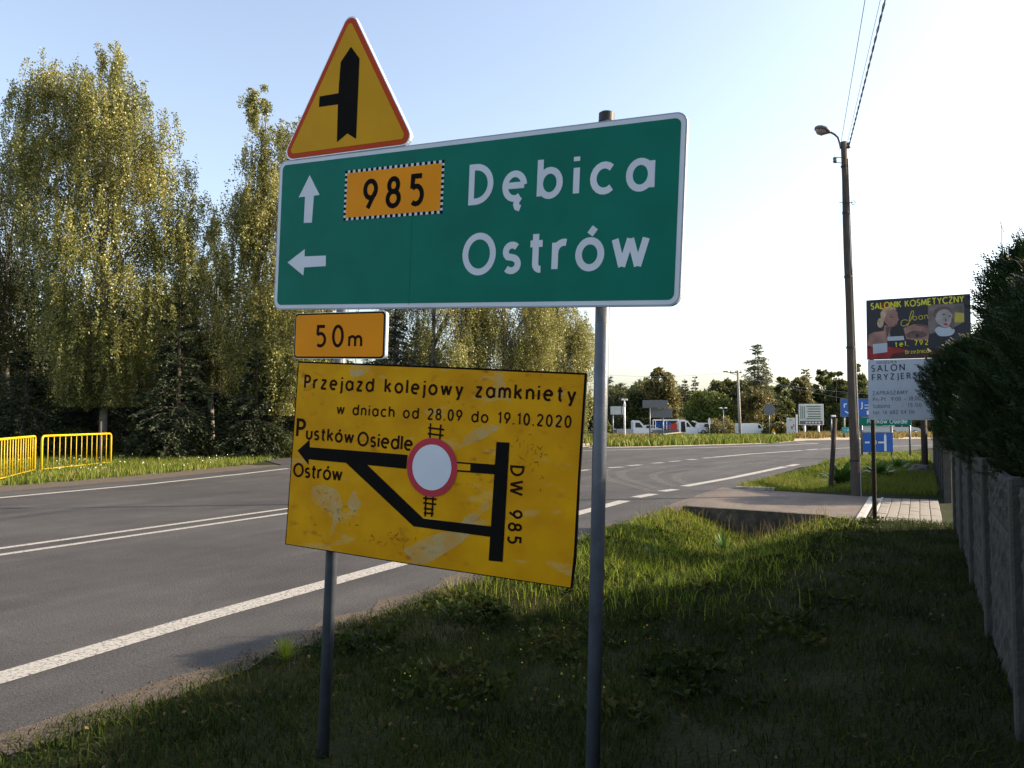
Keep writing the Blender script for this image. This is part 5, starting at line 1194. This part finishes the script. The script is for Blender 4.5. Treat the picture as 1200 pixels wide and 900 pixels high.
def spost(u, parent, m='wood_dark', r=.032):
    top = S.o+S.a*u+S.b*(-.05)-S.n*.055; bot = Vector((top.x, top.y, -.35)); MB().tube([Si @ bot, Si @ top], r, 10).build('post', m, parent, True)
spost(uL+.005, sr); spost(Sw-.12, sr)
MB().box((Sw/2, -.1, -.045), (Sw-.1, .05, .03)).box((Sw/2, v2+.08, -.045), (Sw-.1, .05, .03)).box((Sw/2, v3+.1, -.045), (Sw-.1, .05, .03)).build('back_rail', 'wood_dark', sr)

# ================================================================== FAR SIGNS
def board(px0, py0, px1, py1, Y, face, name, label, cat='sign', yaw=0, thick=.05, back=None):
    """upright board from photo corners at depth Y; returns root with its local frame at the lower left corner"""
    a, c = at(px0, py1, Y), at(px1, py0, Y); r = empty(name, (a.x, a.y, a.z), R(yaw), label, cat); w_ = (c.x-a.x)/math.cos(R(yaw)); h = c.z-a.z
    p = MB().bbox((w_/2, thick/2, h/2), (w_, thick, h), .006).build('panel', back or 'sign_back', r)
    f = MB().add([(.012*w_, -.004, .02*h), (w_*.988, -.004, .02*h), (w_*.988, -.004, h*.98), (.012*w_, -.004, h*.98)], [(0, 1, 2, 3)]).build('face', face, r)
    return r, w_, h
def bpost(r, x, zt, m='galvanised', rad=.04, name='post'):
    z = hzf(r.location.x, r.location.y)-r.location.z
    return MB().tube([(x, .09, z-.3), (x, .09, zt)], rad, 10).build(name, m, r, True)
def vq(mb, x0, z0, x1, z1, y): mb.add([(x0, y, z0), (x1, y, z0), (x1, y, z1), (x0, y, z1)], [(0, 1, 2, 3)])
# blue lane sign + green arrow sign
YB = 31.0
r, w_, h = board(1011.5, 506.5, 1046.5, 530, YB, 'sign_blue', 'lane_sign', 'blue lane direction sign with white arrow below the green arrow sign')
mb = MB(); x = .735*w_; mb.add([(x-.045, -.008, .04), (x+.045, -.008, .04), (x+.045, -.008, h*.78), (x+.05, -.008, h*.8), (x, -.008, h*.95), (x-.05, -.008, h*.8), (x-.045, -.008, h*.78)], [tuple(range(7))])
vq(mb, .06*w_, .45*h, .22*w_, .53*h, -.008); vq(mb, .5*w_, .45*h, .70*w_, .53*h, -.0085); mb.build('arrow', 'sign_white', r)
mb = MB(); mb.add([(.36*w_+.11*math.cos(k*math.pi/10), -.010, .5*h+.11*math.sin(k*math.pi/10)) for k in range(20)], [tuple(range(20))]); mb.build('roundel', 'pink_dot', r)
bpost(r, w_-.02, h+.25); 
def vtext(s, x0, z0, w_, cap, y, m, parent, th=.15):
    mb = MB(); text_mb(mb, s, (x0, z0), (x0+w_, z0), cap, 0, th=th); mb.V = [(v[0], y-v[2], v[1]) for v in mb.V]
    return tag(mb.build('lettering', m, parent), kind='stuff')
r, w_, h = board(1009, 489, 1068, 498.5, YB+.6, 'sign_green', 'arrow_sign', 'green arrow shaped direction sign lettered Pustków Osiedle')
vtext('Pustków Osiedle', .12*w_, .22*h, .80*w_, .55*h, -.008, 'sign_white', r)
MB().add([(0, 0, 0), (0, 0, h), (-.16, 0, h/2), (0, .05, 0), (0, .05, h), (-.16, .05, h/2)], [(0, 1, 2), (3, 5, 4), (0, 2, 5, 3), (2, 1, 4, 5)]).build('arrow_tip', 'sign_green', r)
bpost(r, w_*.985, h+.02); bpost(r, .03*w_, h)
r, w_, h = board(1009.5, 499, 1044, 506, YB+.7, 'sign_pale', 'name_board', 'blank pale grey board between the green arrow sign and the blue sign'); bpost(r, w_*.3, .1)
# info board
r, w_, h = board(936.5, 473.5, 965, 498, 70, 'sign_pale', 'info_board', 'large pale information board on two white legs', 'billboard', back='white_paint')
mb = MB(); vq(mb, .03*w_, .03*h, .95*w_, .20*h, -.009); mb.build('band', 'sign_back', r)
mb = MB()
for i, (a_, z_) in enumerate(((.30, .86), (.35, .74), (.33, .62), (.36, .50), (.36, .38), (.30, .28))): vq(mb, a_*w_, z_*h, .88*w_, (z_+.045)*h, -.010)
for i in range(3): vq(mb, (.06+.07*i)*w_, .30*h, (.09+.07*i)*w_, .9*h, -.010)
tag(mb.build('text_lines', 'ink_green', r), kind='stuff')
mb = MB()
for i in range(5): vq(mb, (.26+.13*i)*w_, .08*h, (.34+.13*i)*w_, .15*h, -.013)
tag(mb.build('text_line', 'sign_white', r), kind='stuff')
bpost(r, .24*w_, .1, 'white_paint', .08); bpost(r, .80*w_, .1, 'white_paint', .08)
r, w_, h = board(922, 490, 931.5, 508.5, 68, 'sign_pale', 'small_billboard', 'narrow upright white board with a faint logo beside a white post', 'billboard', back='white_paint')
mb = MB(); mb.add([(.5*w_, -.01, .82*h), (.6*w_, -.01, .92*h), (.4*w_, -.01, .92*h)], [(0, 1, 2)]); vq(mb, .55*w_, .3*h, .7*w_, .5*h, -.01); mb.build('logo', 'ink_grey', r); bpost(r, .5*w_, .1)
mb = MB(); vq(mb, .80*w_, .45*h, .92*w_, .62*h, -.011); mb.build('logo', 'board_red', r)
b = gr(934, 514, -.1); o = MB().box((0, 0, .9), (.12, .12, 2.0)).build('post', 'white_paint'); o.location = (b.x, b.y, 0); rt_ = empty('marker_post', (b.x, b.y, 0), 0, 'bright white square post on a black foot beside the small billboard', 'post'); o.location = (0, 0, 0); o.parent = rt_
MB().bbox((0, 0, .08), (.34, .34, .3), .02).build('foot', 'rubber', rt_)
# blue billboard and teal sign
r, w_, h = board(985, 467, 1030, 488.5, 66, 'sign_blue', 'billboard', 'blue billboard with white letters and a swoosh behind the utility pole', 'billboard')
vtext('rAJ', .08*w_, .48*h, .50*w_, .36*h, -.012, 'sign_white', r, .2)
mb = MB(); mb.V = []; ribbon(mb, [(x_, z_) for x_, z_ in arc(.30*w_, .95*h, .32*w_, .78*h, 235, 295, 10)], .09, 0); mb.V = [(v[0], -.012, v[1]) for v in mb.V]; mb.build('swoosh', 'sign_white', r)
mb = MB(); vq(mb, .62*w_, .62*h, .80*w_, .66*h, -.012); vq(mb, .62*w_, .46*h, .80*w_, .50*h, -.012); vq(mb, .68*w_, .12*h, .80*w_, .34*h, -.012); tag(mb.build('text_lines', 'sign_white', r), kind='stuff')
bpost(r, .1*w_, .1, 'sign_back', .08); bpost(r, .9*w_, .1, 'sign_back', .08)
r, w_, h = board(986.5, 500.5, 999.5, 507, 62, 'sign_teal', 'name_board', 'small teal board low in the dry grass left of the utility pole'); vtext('rAS', .25*w_, .25*h, .65*w_, .5*h, -.012, 'sign_white', r); bpost(r, .85*w_, .1, 'white_paint', .03)
# backs of signs
r, w_, h = board(753, 469, 783, 478, 56, 'sign_back', 'sign_back', 'dark back of the upper wide road sign above the white vans', yaw=6); bpost(r, .30*w_, .1, 'galvanised', .05)
r, w_, h = board(763, 478.6, 788, 489.5, 56.4, 'sign_back', 'sign_back', 'dark back of the lower road sign on its own pale post', yaw=6); bpost(r, .58*w_, .1, 'galvanised', .045)
r, w_, h = board(714.5, 476, 733, 486, 64, 'sign_pale', 'small_billboard', 'pale blank billboard near the tall sign post', 'billboard', back='wood_dark'); bpost(r, .2*w_, .1, 'galvanised', .07)
mb = MB(); vq(mb, .0, 0, .05*w_, h, -.01); vq(mb, .74*w_, 0, .78*w_, h, -.01); tag(mb.build('frame_bar', 'wood_dark', r), kind='stuff')
b = at(732, 505, 62); cp = empty('camera_mast', (b.x, 62, hzf(b.x, 62)), 0, 'white mast with two small cameras on top beside the pale billboard', 'mast'); zt = at(732, 468, 62).z-cp.location.z
MB().tube([(0, 0, -.2), (0, 0, zt)], [.085, .06], 12).build('mast', 'white_paint', cp, True)
for sx in (-1, 1): MB().bbox((sx*.14, 0, zt-.02), (.22, .12, .12), .02).build('camera', 'white_paint', cp)
MB().bbox((0, -.02, zt-.45), (.16, .14, .2), .02).build('control_box', 'white_paint', cp)
b = at(846+22, 505, 70)
# round sign seen edge-on-ish, octagonal back, light masts
def small_sign(px, ytop, ybot, Y, rx, shape, m, name, label, postpx=None):
    c = at(px, (ytop+ybot)/2, Y); z = hzf(c.x, Y); e_ = empty(name, (c.x, Y, z), 0, label, 'road sign'); cz = c.z-z; rz_ = (ybot-ytop)/2/FOC*Y; n = 8 if shape == 'oct' else 24
    P = [(rx*math.cos(2*math.pi*(k+.5)/n), cz+rz_*math.sin(2*math.pi*(k+.5)/n)) for k in range(n)]
    MB().side(P, -.03, .0).build('plate', m, e_); MB().tube([(0, .04, -.3), (0, .04, cz+.1)], .04, 8).build('post', 'galvanised', e_, True)
small_sign(831.3, 489.5, 498.8, 70, .10, 'round', 'white_paint', 'round_sign', 'white round road sign seen nearly edge on, in front of the small white car')
small_sign(901.5, 472.5, 487.5, 62, .48, 'oct', 'sign_back', 'stop_sign', 'dark back of an eight sided road sign on a grey post')
b = gr(906.5, 512, -.1); e_ = empty('marker_stub', (b.x, b.y, hzf(b.x, b.y)), 0, 'pale concrete stub topped by a small yellow sign', 'bollard')
MB().tube([(0, 0, -.2), (0, 0, .55), (0, 0, .6)], [.14, .13, .10], 10).build('stub', 'concrete', e_, True); MB().side(fillet([(-.22, .60), (.22, .60), (0, 1.0)], .04, 3), -.02, .02).build('yellow_plate', 'sign_yellow', e_)
def mast(px, ytop, ybot, Y, label, name='lamp_post', head=True):
    c = at(px, ytop, Y); z = hzf(c.x, Y); e_ = empty(name, (c.x, Y, z), 0, label, 'lamp post'); h = c.z-z
    MB().tube([(0, 0, -.2), (0, 0, h)], [.06, .045], 8).build('pole', 'galvanised', e_, True)
    if head:
        for sx in (-1, 1): MB().tube([(0, 0, h-.05), (sx*.25, 0, h+.02)], .02, 6).bbox((sx*.26, 0, h), (.2, .22, .12), .02).build('floodlight', 'white_paint', e_)
mast(847.5, 478, 506, 80, 'short lamp post with two floodlights left of the concrete pole')
mast(974, 487, 505, 60, 'thin mast with a white lamp left of the short wooden post', head=False)
o = MB().bbox((0, 0, 0), (.32, .2, .13), .02); q = at(976.5, 487.5, 60); o = o.build('white_lamp', 'white_paint', None); 
o.location = q; tag(o, 'small white lamp head glowing in the sun above the short wooden post', 'lamp')
# far concrete pole with crossarm and wires
b = at(867.5, 506, 84); cpz = at(864.5, 434, 84); z = hzf(b.x, 84)
fp = empty('utility_pole', (b.x, 84, z), 0, 'pale concrete utility pole with a crossarm standing before the far trees', 'utility pole')
hh = cpz.z-z; dx_ = cpz.x-b.x
MB().tube([(0, 0, -.3), (dx_, 0, hh)], [.17, .11], 10).build('pole', 'concrete', fp, True)
MB().box((dx_-.2, 0, hh-.25), (1.3, .09, .09)).build('crossarm', 'wood_dark', fp)
for sx in (-.75, -.2, .3): MB().tube([(dx_+sx, 0, hh-.2), (dx_+sx, 0, hh-.02)], .045, 8).build('insulator', 'porcelain', fp, True)
mb = MB().tube([(dx_-.1, 0, hh-.5), (dx_-1.2, 0, hh-.15)], .03, 6); mb.bbox((dx_-1.3, 0, hh-.12), (.5, .2, .12), .03); mb.build('lamp_arm', 'galvanised', fp)
tw = Vector((b.x+dx_, 84, z+hh-.1))
for i, (q, lab) in enumerate(((at(690, 437, 95), 'thin wire running left from the concrete pole'), (at(1110, 500, 70)+Vector((0, 0, 1.3)), 'thin wire running right from the concrete pole above the far billboards'), (at(1110, 490, 70)+Vector((0, 0, 1.9)), 'upper thin wire running right from the concrete pole'))):
    cable('power_cable', tw-Vector((0, 0, .3*i)), q, .5, .012, 'cable_grey', lab)

# ================================================================== VEHICLES
def wheel(x, y, r, parent):
    w0 = MB().tube([(x, y-.10, r), (x, y-.09, r), (x, y+.09, r), (x, y+.10, r)], [r*.9, r, r, r*.9], 18).build('wheel', 'rubber', parent, True)
    MB().tube([(x, y-.11, r), (x, y+.11, r)], r*.58, 12).build('rim', 'rim_grey', w0, True)
def vehicle(px, Y, kind, label, name, flip=False, cat='van', paint='vehicle_white', rz=0, sc=1.0, dz=0):
    c = at(px, 500, Y); e_ = empty(name, (c.x, Y, hzf(c.x, Y)+dz), rz+(math.pi if flip else 0), label, cat); e_.scale = (sc, sc, sc); W2 = .92
    def body(P, nm, m_, y0=-W2, y1=W2): return MB().side(P, y0, y1).build(nm, m_, e_)
    if kind == 'van':
        b_ = body([(-2.6, .35), (-2.6, 2.0), (-2.5, 2.12), (.9, 2.15), (1.35, 2.0), (1.95, 1.25), (2.5, 1.05), (2.65, .85), (2.68, .35)], 'body', paint)
        MB().side([(1.0, 1.25), (1.0, 1.85), (1.3, 1.85), (1.72, 1.25)], -W2-.01, W2+.01).build('side_window', 'glass_dark', b_)
        MB().add([(1.42, -W2+.08, 1.97), (1.42, W2-.08, 1.97), (1.99, W2-.08, 1.27), (1.99, -W2+.08, 1.27)], [(0, 1, 2, 3)]).build('windscreen', 'glass_dark', b_)
        xs = (-1.7, 1.75); r = .34
    elif kind == 'openvan':
        b_ = body([(.3, .35), (.3, 2.15), (.95, 2.15), (1.4, 2.0), (1.95, 1.3), (2.5, 1.05), (2.65, .85), (2.68, .35)], 'cab', paint)
        MB().side([(.55, .6), (.55, 1.9), (1.05, 1.9), (1.15, .6)], -W2-.01, W2+.01).build('door_opening', 'glass_dark', b_)
        MB().side([(1.25, 1.25), (1.25, 1.8), (1.4, 1.8), (1.78, 1.25)], -W2-.015, W2+.015).build('side_window', 'glass_dark', b_)
        body([(-2.7, .45), (-2.7, .85), (.3, .85), (.3, .45)], 'bed', 'sign_back')
        mb = MB()
        for x_ in (-2.6, -1.2, .2):
            for y_ in (-.85, .85): mb.box((x_, y_, 1.55), (.08, .08, 1.2))
        mb.box((-1.2, -.85, 2.1), (2.9, .1, .16)).box((-1.2, .85, 2.1), (2.9, .1, .16)); mb.box((-2.6, 0, 2.1), (.1, 1.6, .12)).box((.1, 0, 2.1), (.1, 1.6, .12)); mb.build('rack', paint, e_)
        mb = MB()
        for z_ in (1.25, 1.5, 1.75): mb.box((-1.6, -.80, z_), (1.9, .05, .12))
        tag(mb.build('blue_slats', 'sign_blue', e_), kind='stuff')
        MB().bbox((-.35, -.55, 1.25), (.85, .5, .8), .05).build('red_crate', 'vehicle_red', e_)
        xs = (-1.7, 1.75); r = .34
    elif kind == 'flatbed':
        b_ = body([(.6, .4), (.6, 2.0), (.75, 2.12), (1.25, 2.1), (1.55, 1.9), (2.1, 1.25), (2.55, 1.0), (2.6, .4)], 'cab', paint)
        MB().side([(.85, 1.25), (.85, 1.85), (1.35, 1.85), (1.8, 1.25)], -W2-.01, W2+.01).build('side_window', 'glass_dark', b_)
        body([(-1.4, .55), (-1.4, 1.05), (.55, 1.05), (.55, .55)], 'bed', 'rim_grey', -.95, .95)
        body([(-4.3, .95), (-4.3, 1.08), (-1.45, 1.08), (-1.45, .95)], 'ramp', 'rim_grey', -.95, .95)
        xs = (-3.2, -1.9, 1.75); r = .36
    elif kind == 'hatch':
        b_ = body([(-1.9, .3), (-1.95, .95), (-1.75, 1.45), (-.3, 1.5), (.3, 1.42), (1.0, .98), (1.75, .85), (1.95, .65), (1.95, .3)], 'body', paint, -.82, .82)
        MB().side([(-1.15, .98), (-1.1, 1.36), (-.35, 1.40), (-.35, .98)], -.83, .83).build('rear_window', 'glass_dark', b_)
        MB().side([(-.25, .98), (-.25, 1.40), (.22, 1.34), (.72, .98)], -.83, .83).build('side_window', 'glass_dark', b_)
        MB().side([(-1.75, 1.46), (-2.35, 1.75), (-2.38, 1.69), (-1.80, 1.40)], -.75, .75).build('tailgate', paint, e_)
        xs = (-1.25, 1.2); r = .30
    for x_ in xs:
        for y_ in (-.80, .80): wheel(x_, y_, r, e_)
    return e_
vehicle(735, 92, 'flatbed', 'white flatbed truck behind the white camera mast', 'flatbed_truck', cat='truck', sc=.95, dz=-.25)
vehicle(764, 98, 'hatch', 'low white car between the flatbed truck and the open sided van', 'parked_car', cat='car', sc=.72, dz=.1)
vehicle(791, 93, 'openvan', 'white van with open side and red crate in front of the brown bush', 'open_van', sc=.93, dz=-.15)
vehicle(834, 93, 'hatch', 'small white hatchback with raised tailgate behind the round sign', 'parked_car', cat='car', sc=.92, dz=.1)
vehicle(880, 88, 'van', 'white van half hidden by scrub right of the concrete pole', 'parked_van', sc=.62, dz=.12)
vehicle(1056, 95, 'hatch', 'pale blue car seen below the green arrow sign', 'parked_car', cat='car', paint='sign_pale', sc=1.0)
